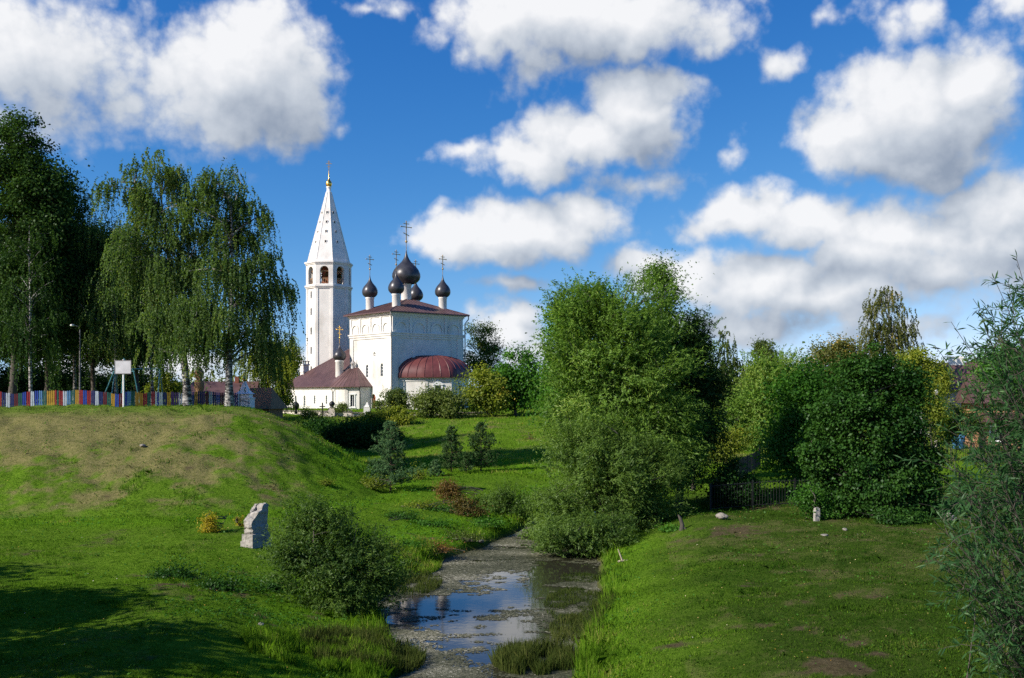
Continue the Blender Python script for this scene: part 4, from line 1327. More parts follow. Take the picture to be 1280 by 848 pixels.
# tent spire
sp_ = MB()
rp = [(3.42, ZB1 + .2), (3.30, ZB1 + .45), (.42, ZT)]
vs = []
for r, z in rp: vs += [(x, y, z) for x, y in octa(r)]
fs = [(l * 8 + i, l * 8 + (i + 1) % 8, l * 8 + 8 + (i + 1) % 8, l * 8 + 8 + i) for l in range(2) for i in range(8)] + [tuple(range(7, -1, -1)), tuple(range(16, 24))]
sp_.add(vs, fs)
for i in range(8):
    a0, a1 = octa(3.30)[i], octa(.42)[i]
    sp_.tube([(a0[0], a0[1], ZB1 + .45), (a1[0], a1[1], ZT)], .06, 6)
spo = sp_.build('tent_spire', M['plaster'], bt)
dm = None
for fz in (.26, .41, .55, .69):
    z = ZB1 + .45 + (ZT - ZB1 - .45) * fz
    r = 3.30 + (.42 - 3.30) * fz
    for i in range(8):
        am = PH[i] + math.pi / 8; rm = r * math.cos(math.pi / 8)
        if dm is None:
            x = MB()
            for y0, y1, z0, z1 in ((-.17, -.11, -.20, .22), (.11, .17, -.20, .22), (-.17, .17, .22, .27), (-.17, .17, -.25, -.20)): x.box(-.30, .08 - .01 * (z0 > 0), y0, y1, z0, z1)
            dm = x.build('dormer', M['plaster'], bt)
            MB().box(-.3, .03, -.105, .105, -.195, .215).build('opening', M['dark'], dm)
            dd = dm
        else: dd = copy_tree(dm, bt)
        dd.location = (rm * math.cos(am), rm * math.sin(am), z); dd.rotation_euler = (0, 0, am)
nk = MB().lathe([(.40, ZT - .1), (.48, ZT), (.34, ZT + .1), (.34, ZT + .75), (.46, ZT + .85), (.3, ZT + .9)], 16).build('neck', M['white'], bt)
gb = MB().lathe([(.26, ZT + .85), (.42, ZT + 1.05), (.50, ZT + 1.35), (.42, ZT + 1.65), (.22, ZT + 1.9), (.10, ZT + 2.2), (.06, ZT + 3.4)], 20).build('gilt_ball', M['gold'], bt)
x = MB()
zc = ZT + 3.3
x.box(-.05, .05, -.05, .05, zc, zc + 1.7); x.box(-.45, .45, -.04, .04, zc + 1.15, zc + 1.25); x.box(-.22, .22, -.04, .04, zc + 1.42, zc + 1.5); x.box(-.25, .25, -.04, .04, zc + .7, zc + .78)
x.build('cross', M['iron_cross'], bt)

# ---------------------------------------------------------------- churchyard wall, crosses, little chapel
def cp(u, v): return (CH0[0] + u * math.cos(CA) - v * math.sin(CA), CH0[1] + u * math.sin(CA) + v * math.cos(CA))
wl = empty('churchyard_wall', (0, 0, 0), 0, 'low peeling pinkish wall with stone coping in front of the church', 'wall')
wp = [(X(345, 131), 131), (X(372, 128.5), 128.5), (X(405, 126), 126), (X(440, 126), 126), (X(480, 127), 127), (X(520, 127.5), 127.5), (X(560, 127.5), 127.5), (X(596, 128), 128), (X(620, 131), 131)]
wm, cop = MB(), MB()
for (x0, y0), (x1, y1) in zip(wp[:-1], wp[1:]):
    L_ = math.hypot(x1 - x0, y1 - y0); Mw = Matrix.Translation((x0, y0, 0)) @ Matrix.Rotation(math.atan2(y1 - y0, x1 - x0), 4, 'Z')
    zt = 5.5 if x0 < X(430, 126) else 5.3
    zb = min(G(x0, y0), G(x1, y1)) - .6
    wm.box(0, L_, -.22, .22, zb, zt, Mw); cop.box(-.02, L_ + .02, -.32, .32, zt + .002, zt + .13, Mw)
wm.build('masonry', M['plaster_old'], wl); cop.build('coping', M['rock'], wl)
for i, (px, d) in enumerate(((415, 125.6), (459, 126.0))):
    t = empty('wall_post', (X(px, d), d, 0), 0, ('square white wall post capped with a dark ball, left of the side chapel', 'square white wall post by the brown church door')[i], 'wall post', 'posts of the churchyard wall')
    MB().box(-.4, .4, -.4, .4, 3.5, 6.0).build('pier', M['plaster_old'] if i == 0 else M['plaster'], t)
    if i == 0: MB().lathe([(.30, 6.0), (.34, 6.06), (.2, 6.12), (.33, 6.3), (.37, 6.5), (.27, 6.72), (.04, 6.85)], 14).build('finial', M['iron'], t)
    else: MB().lathe([(.5, 6.0), (.55, 6.1), (.3, 6.3), (.1, 6.7)], 4, a0=math.pi / 4, smooth=False).build('finial', M['plaster'], t)
t = empty('grave_cross', (X(403, 125), 125, G(X(403, 125), 125)), 0, 'dark memorial cross standing by the low wall before the refectory', 'cross')
g0 = 4.9 - t.location.z
MB().box(-.07, .07, -.07, .07, 0, 1.75 + g0).build('upright', M['iron'], t)
MB().box(-.36, .36, -.055, .055, 1.2 + g0, 1.33 + g0).build('cross_arm', M['iron'], t)
t = empty('garden_urn', (X(370, 126), 126, 0), 0, 'small dark round urn on the low wall at its left end', 'urn')
MB().lathe([(.14, 5.2), (.2, 5.3), (.12, 5.7), (.36, 6.0), (.44, 6.3), (.3, 6.6), (.05, 6.75)], 12).build('bowl', M['iron'], t)

# white well-house with a flared roof, and the purple-roofed store behind the picket fence
d = 92
wh = empty('well_house', (X(306, d), d, G(X(306, d), d)), R(-6), 'small white timber well house with a flared pagoda roof behind the picket fence', 'well house')
wh.scale = (.58, .58, .62)
MB().box(-1.25, 1.25, -1.0, 1.0, -.3, 1.75).build('wall', M['white'], wh)
m = MB().box(-1.35, 1.35, -1.12, 1.1, 1.75, 1.9).box(-1.0, 1.0, -.85, .85, 1.9, 2.55)
m.build('upper_wall', M['white'], wh)
prof = [(1.75, 2.45), (1.35, 2.6), (.95, 2.95), (.6, 3.5), (.32, 4.1), (.2, 4.35)]
MB().lathe(prof, 4, a0=math.pi / 4, smooth=False).build('roof', M['white'], wh)
MB().lathe([(.2, 4.3), (.34, 4.5), (.3, 4.75), (.08, 5.2), (.03, 5.7)], 12).build('finial', M['gold'], wh)
pm = MB().add([(-1.3, -1.16, 1.0), (1.3, -1.16, 1.0), (1.3, -1.16, 1.12), (0, -1.16, 1.62), (-1.3, -1.16, 1.12), (0, -1.16, 1.48)], [(0, 5, 3, 4), (1, 2, 3, 5)])
pm.build('pediment_trim', M['steel'], wh)
d = 110
sh_ = empty('store_shed', (X(268, d), d, G(X(268, d), d)), R(8), 'long store with a low purple brown metal roof behind the picket fence', 'shed')
sh_.scale = (.85, .85, .8)
MB().box(-4.2, 5.2, -2, 2, -.5, 1.5).build('wall', M['plaster_old'], sh_)
MB().add([(-4.6, -2.5, 1.45), (5.6, -2.5, 1.45), (5.6, 0, 3.3), (-2.6, 0, 3.3), (-4.6, 2.5, 1.45), (5.6, 2.5, 1.45)], [(0, 1, 2, 3), (3, 2, 5, 4), (0, 3, 4), (1, 5, 2)]).build('roof', M['roof'], sh_)
MB().box(2.6, 3.1, -.3, .3, 2.7, 4.0).build('chimney', M['brick'], sh_)
d = 96
bs = empty('wood_shed', (X(327, d), d, G(X(327, d), d)), R(-20), 'brown timber shed roof just right of the white well house', 'shed')
MB().box(-1.2, 1.6, -1.2, 1.2, -.4, 1.2).build('wall', M['wood'], bs)
MB().add([(-1.6, -1.5, .9), (2.0, -1.5, .9), (2.0, 1.5, .9), (-1.6, 1.5, .9), (-1.3, 0, 2.9), (1.2, 0, 2.9)], [(0, 1, 5, 4), (2, 3, 4, 5), (1, 2, 5), (3, 0, 4)]).build('roof', M['wood'], bs)

# ---------------------------------------------------------------- picket fence on the hill
def picket_fence():
    pts = [(X(-60, 74.5), 74.5), (X(60, 75.5), 75.5), (X(150, 76.2), 76.2), (X(240, 78.5), 78.5), (X(300, 80.5), 80.5)]
    seg = [math.hypot(b[0] - a[0], b[1] - a[1]) for a, b in zip(pts[:-1], pts[1:])]
    cum = np.concatenate([[0], np.cumsum(seg)])
    def at(s): return np.interp(s, cum, [p[0] for p in pts]), np.interp(s, cum, [p[1] for p in pts])
    f = empty('picket_fence', (0, 0, 0), 0, 'rainbow coloured picket fence along the crest of the grassy hill', 'fence')
    cols = {'yellow': (.40, .23, .02), 'red': (.26, .018, .024), 'maroon': (.10, .012, .02), 'blue': (.018, .05, .30), 'navy': (.010, .018, .10), 'green': (.014, .09, .07), 'white': (.42, .48, .54), 'sky': (.08, .20, .38), 'violet': (.06, .025, .13)}
    mats = {k: mat_basic('picket_paint_' + k, c, .5, var=.15) for k, c in cols.items()}
    seq = 'yellow yellow red green red white sky green yellow red blue red red navy white navy maroon green yellow blue red white blue sky green'.split()
    seq2 = 'navy blue maroon white navy yellow violet violet white navy red white blue yellow navy violet maroon white'.split()
    g = rng(8)
    groups = {k: MB() for k in cols}
    n = int(cum[-1] / .145)
    for i in range(n):
        s = (i + .5) * .145
        x, y = at(s); z = G(x, y)
        far = x > X(195, 77)
        sq = seq2 if far else seq
        c = sq[(i // 2 + (i // 17)) % len(sq)]
        x2, y2 = at(s + .05); a = math.atan2(y2 - y, x2 - x)
        h = 1.18 + g.normal(0, .012)
        t = Matrix.Translation((x, y, z)) @ Matrix.Rotation(a, 4, 'Z') @ Matrix.Rotation(g.normal(0, .008), 4, 'Y')
        w = .052
        groups[c].add([t @ Vector(p) for p in ((-w, -.011, .06), (w, -.011, .06), (w, -.011, h - .05), (0, -.011, h), (-w, -.011, h - .05), (-w, .011, .06), (w, .011, .06), (w, .011, h - .05), (0, .011, h), (-w, .011, h - .05))],
                      [(0, 1, 2, 3, 4), (9, 8, 7, 6, 5), (0, 5, 6, 1), (1, 6, 7, 2), (2, 7, 8, 3), (3, 8, 9, 4), (4, 9, 5, 0)])
    allm = MB(); order = list(cols)
    for j, k in enumerate(order): allm.add(groups[k].v, groups[k].f, mi=j)
    allm.build('paling', [mats[k] for k in order], f)
    r = MB()
    for zz in (.32, .92):
        P = []
        for s in np.arange(0, cum[-1], .8):
            x, y = at(s); P.append((x, y + .045, G(x, y) + zz))
        r.tube(P, .03, 4, smooth=False)
    r.build('rail', M['iron'], f)
    for s in np.arange(.2, cum[-1], 2.6):
        x, y = at(s)
        MB().box(x - .04, x + .04, y + .08, y + .16, G(x, y) - .4, G(x, y) + 1.12).build('post', M['iron'], f)


picket_fence()

# basketball board on its pole
d = 74.6
x, z = X(154.5, d), G(X(154.5, d), d)
bb = empty('basketball_hoop', (x, d, z), R(-8), 'white basketball backboard on a pale pole in front of the picket fence', 'basketball hoop')
MB().tube([(0, 0, -.3), (0, 0, 3.75)], .07, 10).build('pole', M['white'], bb)
MB().box(-.63, .63, -.10, -.075, 2.72, 3.64).build('backboard', mat_basic('grey_white_board', (.42, .43, .45), .6, var=.12, scale=2.5), bb)
fr = MB()
for a in ((-.66, .66, 3.64, 3.69), (-.66, .66, 2.67, 2.72)): fr.box(a[0], a[1], -.115, -.06, a[2], a[3])
for a in ((-.66, -.62), (.62, .66)): fr.box(a[0], a[1], -.115, -.06, 2.72, 3.64)
fr.box(-.03, .03, -.075, -.0, 2.75, 3.6)
fr.build('frame', M['steel'], bb)
t = MB(); n = 20
t.tube([(.225 * math.cos(k * 2 * math.pi / n), .225 * math.sin(k * 2 * math.pi / n) + .30, 2.85) for k in range(n + 1)], .014, 6, caps=False)
t.build('rim', M['iron'], bb)

# teal swing frame
d = 83
sw = empty('swing_frame', (X(172, d), d, G(X(172, d), d)), R(12), 'teal steel swing frame with splayed legs under the birches', 'swing')
for sx in (-1.75, 1.75):
    for sy in (-1, 1):
        MB().tube([(sx * 1.05 + sy * .15, sy * 1.15, -.1), (sx, 0, 3.3)], .055, 8).build('leg', M['teal'], sw)
MB().tube([(-1.95, 0, 3.3), (1.95, 0, 3.3)], .06, 8).build('top_beam', M['teal'], sw)
for cx in (-.7, .7):
    s = MB().box(cx - .25, cx + .25, -.1, .1, .52, .56).build('swing_seat', M['wood'], sw)
    MB().tube([(cx - .22, 0, .55), (cx - .22, 0, 3.27)], .012, 4).tube([(cx + .22, 0, .55), (cx + .22, 0, 3.27)], .012, 4).build('chain', M['iron'], s)
d = 80
sl_ = empty('climbing_frame', (X(150, d), d, G(X(150, d), d)), R(-4), 'teal climbing ladder frame standing just behind the basketball board', 'climbing frame')
for sx in (-1.5, .0, 1.4):
    MB().tube([(sx * 1.2 - .1, .3, -.1), (sx * .55 + .35, 0, 3.9 if sx == 0 else 2.9)], .05, 8).build('leg', M['teal'], sl_)
MB().tube([(-.5, 0, 2.85), (1.2, 0, 2.85)], .045, 8).tube([(.3, 0, 3.9), (1.1, 0, 2.9)], .04, 8).build('crossbar', M['teal'], sl_)

# street lamp among the left trees
d = 84
lp_ = empty('street_lamp', (X(100, d), d, G(X(100, d), d)), 0, 'grey steel lamp post between the dark trees on the left', 'street lamp')
MB().tube([(0, 0, -.3), (0, 0, 3.5), (0, 0, 6.5)], [.09, .075, .055], 10).build('pole', M['steel'], lp_)
MB().tube([(0, 0, 6.4), (-.1, 0, 6.75), (-.5, -.1, 6.85)], .035, 8).build('arm', M['steel'], lp_)
MB().lathe([(.02, .12), (.16, .1), (.22, 0), (.16, -.06), (.02, -.08)], 12, (-.6, -.12, 6.82)).build('lamp_head', M['white'], lp_)

# carved dark post near the second birch
d = 86
cv = empty('carved_figure', (X(249, d), d, G(X(249, d), d)), 0, 'dark carved wooden idol post beside the left birch trunk', 'wood carving')
MB().lathe([(.36, -.3), (.38, .6), (.33, 1.1), (.42, 1.5), (.40, 2.0), (.26, 2.2), (.34, 2.45), (.38, 2.8), (.26, 3.1), (.05, 3.2)], 14).build('torso', M['wood'], cv)
MB().lathe([(.42, 2.85), (.30, 3.05), (.2, 3.25), (.04, 3.35)], 12).build('hat', M['wood'], cv)

# ---------------------------------------------------------------- memorial stone
def rough_block(mb, pts_fn, nu, nv, nw): pass


def noise3(P, sc, seed):
    return (vnoise(P[:, 0] + P[:, 2] * .71, P[:, 1] - P[:, 2] * .53, sc, seed) + vnoise(P[:, 1] + 7.3 + P[:, 0] * .3, P[:, 2] * 1.1, sc, seed + 1) + vnoise(P[:, 0] * 1.1, P[:, 2] + P[:, 1] * .4, sc, seed + 2)) / 3


def rough_solid(name, mat, parent, outline, depth, cuts, amp, seed, scale=.28):
    """outline (u,z) swept over depth, finely divided and weathered"""
    bm = bmesh.new()
    n = len(outline)
    a = [bm.verts.new((u, 0, z)) for u, z in outline]; b = [bm.verts.new((u, depth, z)) for u, z in outline]
    bm.faces.new(a); bm.faces.new(b[::-1])
    for i in range(n): bm.faces.new((a[(i + 1) % n], a[i], b[i], b[(i + 1) % n]))
    bmesh.ops.triangulate(bm, faces=bm.faces)
    for _ in range(cuts):
        long_ = [e for e in bm.edges if e.calc_length() > .075]
        if not long_: break
        bmesh.ops.subdivide_edges(bm, edges=long_, cuts=1)
        bmesh.ops.triangulate(bm, faces=bm.faces)
    bmesh.ops.recalc_face_normals(bm, faces=bm.faces)
    bm.normal_update()
    P = np.array([v.co[:] for v in bm.verts]); N = np.array([v.normal[:] for v in bm.verts])
    D = noise3(P, scale, seed) * amp + noise3(P, scale * .4, seed + 5) * amp * .5 + noise3(P, scale * .15, seed + 9) * amp * .25
    P = P + N * D[:, None]
    for v, p in zip(bm.verts, P): v.co = p
    me = bpy.data.meshes.new(name); bm.to_mesh(me); bm.free()
    me.materials.append(mat)
    o = bpy.data.objects.new(name, me); COL.objects.link(o); o.parent = parent
    return o


d = 41.6
mx_, mz = X(301.5, d), G(X(310, d), d)
ms = empty('memorial_stone', (mx_, d, mz + .05), R(0), 'pale rough hewn memorial boulder rising in three lumps on a stepped plinth', 'monument')
ms.scale = (.94, .94, .90)
# local x runs across the lit front, local y back along the stone's long shaded side
ms.rotation_euler = (0, 0, R(-30))
def lengthwise(o, w, y=0.0): o.rotation_euler = (0, 0, R(90)); o.location = (w, y, 0)
lengthwise(rough_solid('base_slab', M['stone'], ms, [(-.02, -.2), (1.18, -.2), (1.18, .20), (-.02, .20)], .72, 7, .022, 3), .70, 0)
lengthwise(rough_solid('plinth', M['stone'], ms, [(-.01, .19), (1.10, .19), (1.10, .54), (-.01, .54)], .64, 7, .03, 13), .66, .03)
lengthwise(rough_solid('boulder', M['stone'], ms, [(.08, .53), (1.0, .53), (1.03, 1.0), (1.0, 1.55), (.98, 1.80), (.90, 1.92), (.76, 1.90), (.66, 1.78), (.61, 1.62), (.52, 1.58), (.40, 1.52), (.33, 1.38), (.28, 1.29), (.15, 1.26), (.03, 1.16), (-.03, 1.02), (-.02, .90), (.07, .79), (.03, .66)], .48, 7, .10, 23, .30), .58, .06)


# ---------------------------------------------------------------- scattered stones and a stick
def field_rock(label, px, d, w, h, seed, name='stone', sink=.25, cat='stone'):
    x = X(px, d)
    bm = bmesh.new(); bmesh.ops.create_icosphere(bm, subdivisions=4, radius=1)
    P = np.array([v.co[:] for v in bm.verts])
    D = 1 + noise3(P, .9, seed) * .5 + noise3(P, .35, seed + 3) * .18
    P = P * D[:, None] * np.array([w, w * .8, h])
    for v, p in zip(bm.verts, P): v.co = p
    me = bpy.data.meshes.new(name); bm.to_mesh(me); bm.free(); me.materials.append(M['rock'])
    o = bpy.data.objects.new(name, me); COL.objects.link(o)
    o.location = (x, d, G(x, d) + h * (1 - sink)); o.rotation_euler = (0, 0, seed)
    return tag(o, label, cat)


field_rock('pale boulder in the shade right of the big willow', 902, 48.5, .30, .16, 2)
field_rock('pinkish boulder under the near willow branches on the right', 1186, 47, .34, .2, 5)
field_rock('small pale stone at the front foot of the dark maple', 1056, 44.5, .11, .07, 8)
field_rock('flat stone slab in the lawn before the dark maple', 1030, 43.2, .22, .04, 11)
field_rock('grey stone lying half way up the dry hillside', 178, 60, .22, .12, 14)
field_rock('white stone at the water edge on the far bank', 601, 51.5, .20, .10, 17)
field_rock('pale stone in the dirt patch at the lower right', 1136, 20.6, .16, .09, 20)
field_rock('small white stone in the lush grass by the left water edge', 326, 30.0, .10, .06, 23)
d = 47.5
mk = empty('marker_stone', (X(1022, d), d, G(X(1022, d), d)), R(15), 'short pale stone post leaning at the left foot of the dark maple', 'stone post')
o = rough_solid('shaft', M['stone'], mk, [(-.12, -.1), (.12, -.1), (.13, .35), (.10, .62), (0, .68), (-.10, .62), (-.13, .3)], .2, 4, .03, 53)
o.rotation_euler = (R(-8), R(6), 0)
# driftwood stick on the right bank
d = 44.2
sx = X(772, d)
sk = MB()
z0 = G(sx, d)
sk.tube([(0, 0, .05), (.18, .03, .10), (.42, .02, .09), (.72, -.05, .12)], [.05, .06, .055, .03], 8)
sk.tube([(.22, .02, .1), (.12, .0, .35), (.02, -.02, .62)], [.045, .035, .02], 7)
o = sk.build('driftwood', M['cut_wood'], None, (sx, d, z0 + .02)); tag(o, 'forked pale driftwood stick lying on the right bank', 'driftwood')
# broken stump by the dirt brow
d = 47.6
sx = X(852, d)
sk = MB().tube([(0, 0, -.1), (.03, 0, .25), (-.06, .02, .55), (-.16, .05, .72)], [.14, .10, .08, .03], 9).tube([(.0, 0, .2), (.16, -.05, .05), (.34, -.1, -.05)], [.07, .05, .03], 7)
o = sk.build('tree_stump', M['bark'], None, (sx, d, G(sx, d))); tag(o, 'broken grey stump at the top of the bare earth bank', 'stump')


# ---------------------------------------------------------------- iron garden fence on the right
def iron_fence(name, label, pts, h, step=.16, post=2.4, netting=False, bar_r=.011):
    seg = [math.hypot(b[0] - a[0], b[1] - a[1]) for a, b in zip(pts[:-1], pts[1:])]
    cum = np.concatenate([[0], np.cumsum(seg)])
    f = empty(name, (pts[0][0], pts[0][1], G(*pts[0])), 0, label, 'fence')
    o0 = Vector(f.location)
    def at(s):
        x, y = float(np.interp(s, cum, [p[0] for p in pts])), float(np.interp(s, cum, [p[1] for p in pts]))
        return Vector((x, y, float(ground(np.array([x]), np.array([y]), False)[0]))) - o0
    m = MB()
    for s in np.arange(step / 2, cum[-1], step):
        p = at(s); m.tube([p + Vector((0, 0, .08)), p + Vector((0, 0, h))], bar_r, 4, smooth=False)
    m.build('bar_panel', M['iron'], f)
    r = MB()
    for zz in (.12, h - .08):
        r.tube([at(s) + Vector((0, 0, zz)) for s in np.append(np.arange(0, cum[-1], 1.2), cum[-1])], .022, 5, smooth=False)
    r.build('rail', M['iron'], f)
    for s in np.append(np.arange(0, cum[-1] - .3, post), cum[-1]):
        p = at(s); MB().box(p.x - .035, p.x + .035, p.y - .035, p.y + .035, p.z - .4, p.z + h + .06).build('post', M['iron'], f)


iron_fence('iron_fence', 'black iron bar fence crossing the lawn behind the dark maple', [(X(888, 54), 54), (X(960, 54.5), 54.5), (X(1060, 55), 55), (X(1130, 55.5), 55.5), (X(1240, 56), 56)], 1.42)
iron_fence('iron_fence', 'dark close barred fence side running back from the corner post', [(X(888, 54), 54.1), (X(905, 62), 62), (X(925, 71), 71), (X(950, 82), 82)], 1.42, step=.09, bar_r=.016)
iron_fence('iron_fence', 'far iron bar fence closing the sunny garden plot', [(X(950, 82), 82.2), (X(1010, 83), 83), (X(1100, 84), 84), (X(1290, 86), 86)], 1.75, step=.2, bar_r=.016)

# ---------------------------------------------------------------- houses on the right
d = 118
x = X(1196, d)
h1 = empty('house', (x, d, G(x, d)), R(-14), 'grey plank house with a dark red roof and pale chimney right of the birch', 'house')
MB().box(-3.6, 3.6, -3, 3, -.6, 5.6).build('wall', mat_basic('grey_planks', (.34, .33, .32), .85, var=.2, scale=4, bump=.3), h1)
MB().add([(-4.1, -3.6, 5.4), (4.1, -3.6, 5.4), (4.1, 3.6, 5.4), (-4.1, 3.6, 5.4), (-3.6, 0, 8.6), (3.2, 0, 8.6), (-4.1, -3.6, 5.25), (4.1, -3.6, 5.25), (4.1, 3.6, 5.25), (-4.1, 3.6, 5.25)],
         [(0, 1, 5, 4), (2, 3, 4, 5), (1, 2, 5), (3, 0, 4), (0, 6, 7, 1), (1, 7, 8, 2), (2, 8, 9, 3), (3, 9, 6, 0), (9, 8, 7, 6)]).build('roof', M['roof'], h1)
MB().box(-.9, .7, -.35, .35, 7.6, 9.3).build('chimney', M['plaster'], h1)
for cx in (-2.0, 0.0, 2.0):
    wn = MB().box(cx - .45, cx + .45, -3.06, -3.01, 1.2, 2.7).build('window', M['glass'], h1)
    MB().box(cx - .58, cx - .45, -3.1, -3.01, 1.05, 2.85).box(cx + .45, cx + .58, -3.1, -3.01, 1.05, 2.85).box(cx - .45, cx + .45, -3.1, -3.01, 2.7, 2.85).box(cx - .45, cx + .45, -3.1, -3.01, 1.05, 1.2).build('frame', M['white'], wn)
gb = MB().add([(1.6, -3.3, 5.5), (4.2, -3.3, 5.5), (2.9, -3.3, 7.2), (1.6, -2.6, 5.5), (4.2, -2.6, 5.5), (2.9, -2.6, 7.2)], [(0, 1, 2), (5, 4, 3), (0, 2, 5, 3), (1, 4, 5, 2), (0, 3, 4, 1)])
gb.build('gable', M['white'], h1)
d = 100
x = X(1252, d)
h2 = empty('log_house', (x, d, G(x, d)), R(-10), 'orange log house with a two tier dark red roof seen through the near willow', 'house')
m = MB()
for i in range(19):
    z = -.3 + i * .26
    m.tube([(-3.35, -2.6, z), (3.35, -2.6, z)], .14, 8); m.tube([(-3.0, -2.95, z + .13), (-3.0, 2.9, z + .13)], .14, 8); m.tube([(3.0, -2.95, z + .13), (3.0, 2.9, z + .13)], .14, 8)
m.box(-2.95, 2.95, -2.55, 2.6, -.4, 4.6)
m.build('wall', M['log'], h2)
MB().add([(-3.9, -4.0, 2.75), (3.9, -4.0, 2.75), (3.9, -2.74, 3.5), (-3.9, -2.74, 3.5), (-3.9, -4.0, 2.65), (3.9, -4.0, 2.65), (3.9, -2.74, 3.4), (-3.9, -2.74, 3.4)], [(0, 1, 2, 3), (7, 6, 5, 4), (0, 4, 5, 1), (1, 5, 6, 2), (3, 7, 4, 0)]).build('porch_roof', M['roof'], h2)
MB().add([(-3.8, -3.4, 4.5), (3.8, -3.4, 4.5), (3.8, 3.2, 4.5), (-3.8, 3.2, 4.5), (-3.4, -.1, 7.1), (3.4, -.1, 7.1)], [(0, 1, 5, 4), (2, 3, 4, 5), (1, 2, 5), (3, 0, 4), (3, 2, 1, 0)]).build('roof', M['roof'], h2)
for px_ in (-3.6, 3.6): MB().tube([(px_, -3.7, -.5), (px_, -3.7, 2.9)], .16, 10).build('porch_post', M['log'], h2)
wn = MB().box(-1.8, -.9, -2.80, -2.75, .9, 2.2).build('window', M['glass'], h2)
MB().box(-1.95, -1.8, -2.84, -2.74, .75, 2.35).box(-.9, -.75, -2.84, -2.74, .75, 2.35).box(-1.8, -.9, -2.84, -2.74, 2.2, 2.35).box(-1.8, -.9, -2.84, -2.74, .75, .9).build('frame', M['white'], wn)
d = 98
x = X(1198, d)
wb = empty('water_barrel', (x, d, G(x, d)), 0, 'blue plastic water barrel by the corner of the log house', 'barrel')
MB().lathe([(.02, 2.0), (.55, 2.0), (.6, 1.9), (.56, 1.35), (.62, 1.3), (.62, .7), (.56, .65), (.6, .05), (.55, 0)], 20).build('drum', mat_basic('blue_plastic', (.08, .26, .5), .4, var=.1), wb)
MB().lathe([(.05, 2.15), (.5, 2.12), (.63, 2.06), (.63, 1.98)], 20).build('lid', M['white'], wb)
d = 96
x = X(1170, d)
pp = empty('white_post', (x, d, G(x, d)), 0, 'white painted gate post left of the log house', 'post')
MB().box(-.10, .10, -.10, .10, -.3, 5.6).build('pillar', M['plaster_old'], pp)
MB().lathe([(.2, 5.6), (.2, 5.7), (.03, 5.9)], 4, a0=math.pi / 4, smooth=False).build('cap', M['plaster'], pp)

# ---------------------------------------------------------------- trees of the hilltop
BI = dict(leaf='birch', bark='bark_birch', style='weep', ll=.19, lw=.115, sig=.5)
tree('birch', 'weeping birch with a streaked white trunk, left of the pair on the hilltop', 'tree', 232, 77.5,
     [(200, 225, 42, 46), (215, 285, 62, 70), (225, 360, 48, 70), (185, 300, 40, 80), (150, 235, 26, 22, .5), (168, 215, 22, 26, .7), (205, 400, 45, 50, .7), (160, 330, 30, 60, .6)], count=50000, clumps=165, trunk_r=.34, hang=1.9, seed=11, tint0=.45, **BI)
tree('birch', 'weeping birch with a dark trunk, right of the pair on the hilltop', 'tree', 290, 76,
     [(275, 245, 48, 42), (295, 290, 52, 60), (285, 360, 60, 70), (330, 345, 30, 45), (350, 375, 20, 30, .9), (265, 405, 50, 45), (325, 400, 35, 40)], count=60000, clumps=190, trunk_r=.34, hang=1.9, seed=12, tint0=.45, **BI)
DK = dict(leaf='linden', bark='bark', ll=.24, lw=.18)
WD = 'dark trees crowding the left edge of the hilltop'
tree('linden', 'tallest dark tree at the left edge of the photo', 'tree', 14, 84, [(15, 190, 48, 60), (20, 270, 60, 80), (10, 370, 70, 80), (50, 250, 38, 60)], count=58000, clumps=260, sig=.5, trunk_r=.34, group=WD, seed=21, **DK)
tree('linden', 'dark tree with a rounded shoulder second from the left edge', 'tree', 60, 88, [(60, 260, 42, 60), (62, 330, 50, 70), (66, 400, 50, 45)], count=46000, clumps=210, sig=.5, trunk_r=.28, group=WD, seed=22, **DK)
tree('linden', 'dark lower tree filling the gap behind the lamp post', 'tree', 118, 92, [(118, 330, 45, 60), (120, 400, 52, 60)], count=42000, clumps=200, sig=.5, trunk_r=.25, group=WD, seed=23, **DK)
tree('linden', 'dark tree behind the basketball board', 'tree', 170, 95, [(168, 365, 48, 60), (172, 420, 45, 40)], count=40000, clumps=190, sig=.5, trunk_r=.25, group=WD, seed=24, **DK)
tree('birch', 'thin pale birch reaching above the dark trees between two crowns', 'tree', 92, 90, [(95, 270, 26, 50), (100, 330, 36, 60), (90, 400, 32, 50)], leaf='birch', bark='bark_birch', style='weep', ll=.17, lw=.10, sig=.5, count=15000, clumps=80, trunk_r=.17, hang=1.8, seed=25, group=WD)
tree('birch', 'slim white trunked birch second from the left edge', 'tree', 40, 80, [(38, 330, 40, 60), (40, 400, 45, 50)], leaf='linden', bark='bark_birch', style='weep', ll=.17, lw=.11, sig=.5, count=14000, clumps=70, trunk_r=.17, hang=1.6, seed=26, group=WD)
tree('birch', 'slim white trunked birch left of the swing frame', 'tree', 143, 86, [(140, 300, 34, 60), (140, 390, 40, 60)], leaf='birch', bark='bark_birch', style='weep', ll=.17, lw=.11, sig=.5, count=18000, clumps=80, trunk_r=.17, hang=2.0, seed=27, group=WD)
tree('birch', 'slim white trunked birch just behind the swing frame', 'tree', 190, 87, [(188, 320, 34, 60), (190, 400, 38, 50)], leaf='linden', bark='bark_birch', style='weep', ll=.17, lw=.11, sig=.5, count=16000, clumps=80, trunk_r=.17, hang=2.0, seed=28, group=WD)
tree('linden', 'dark tree deep behind the left edge trunks', 'tree', 25, 105, [(25, 360, 60, 60), (22, 420, 60, 40)], count=14000, clumps=90, sig=.8, trunk_r=.25, group=WD, seed=29, leaf='linden', bark='bark', ll=.28, lw=.2)
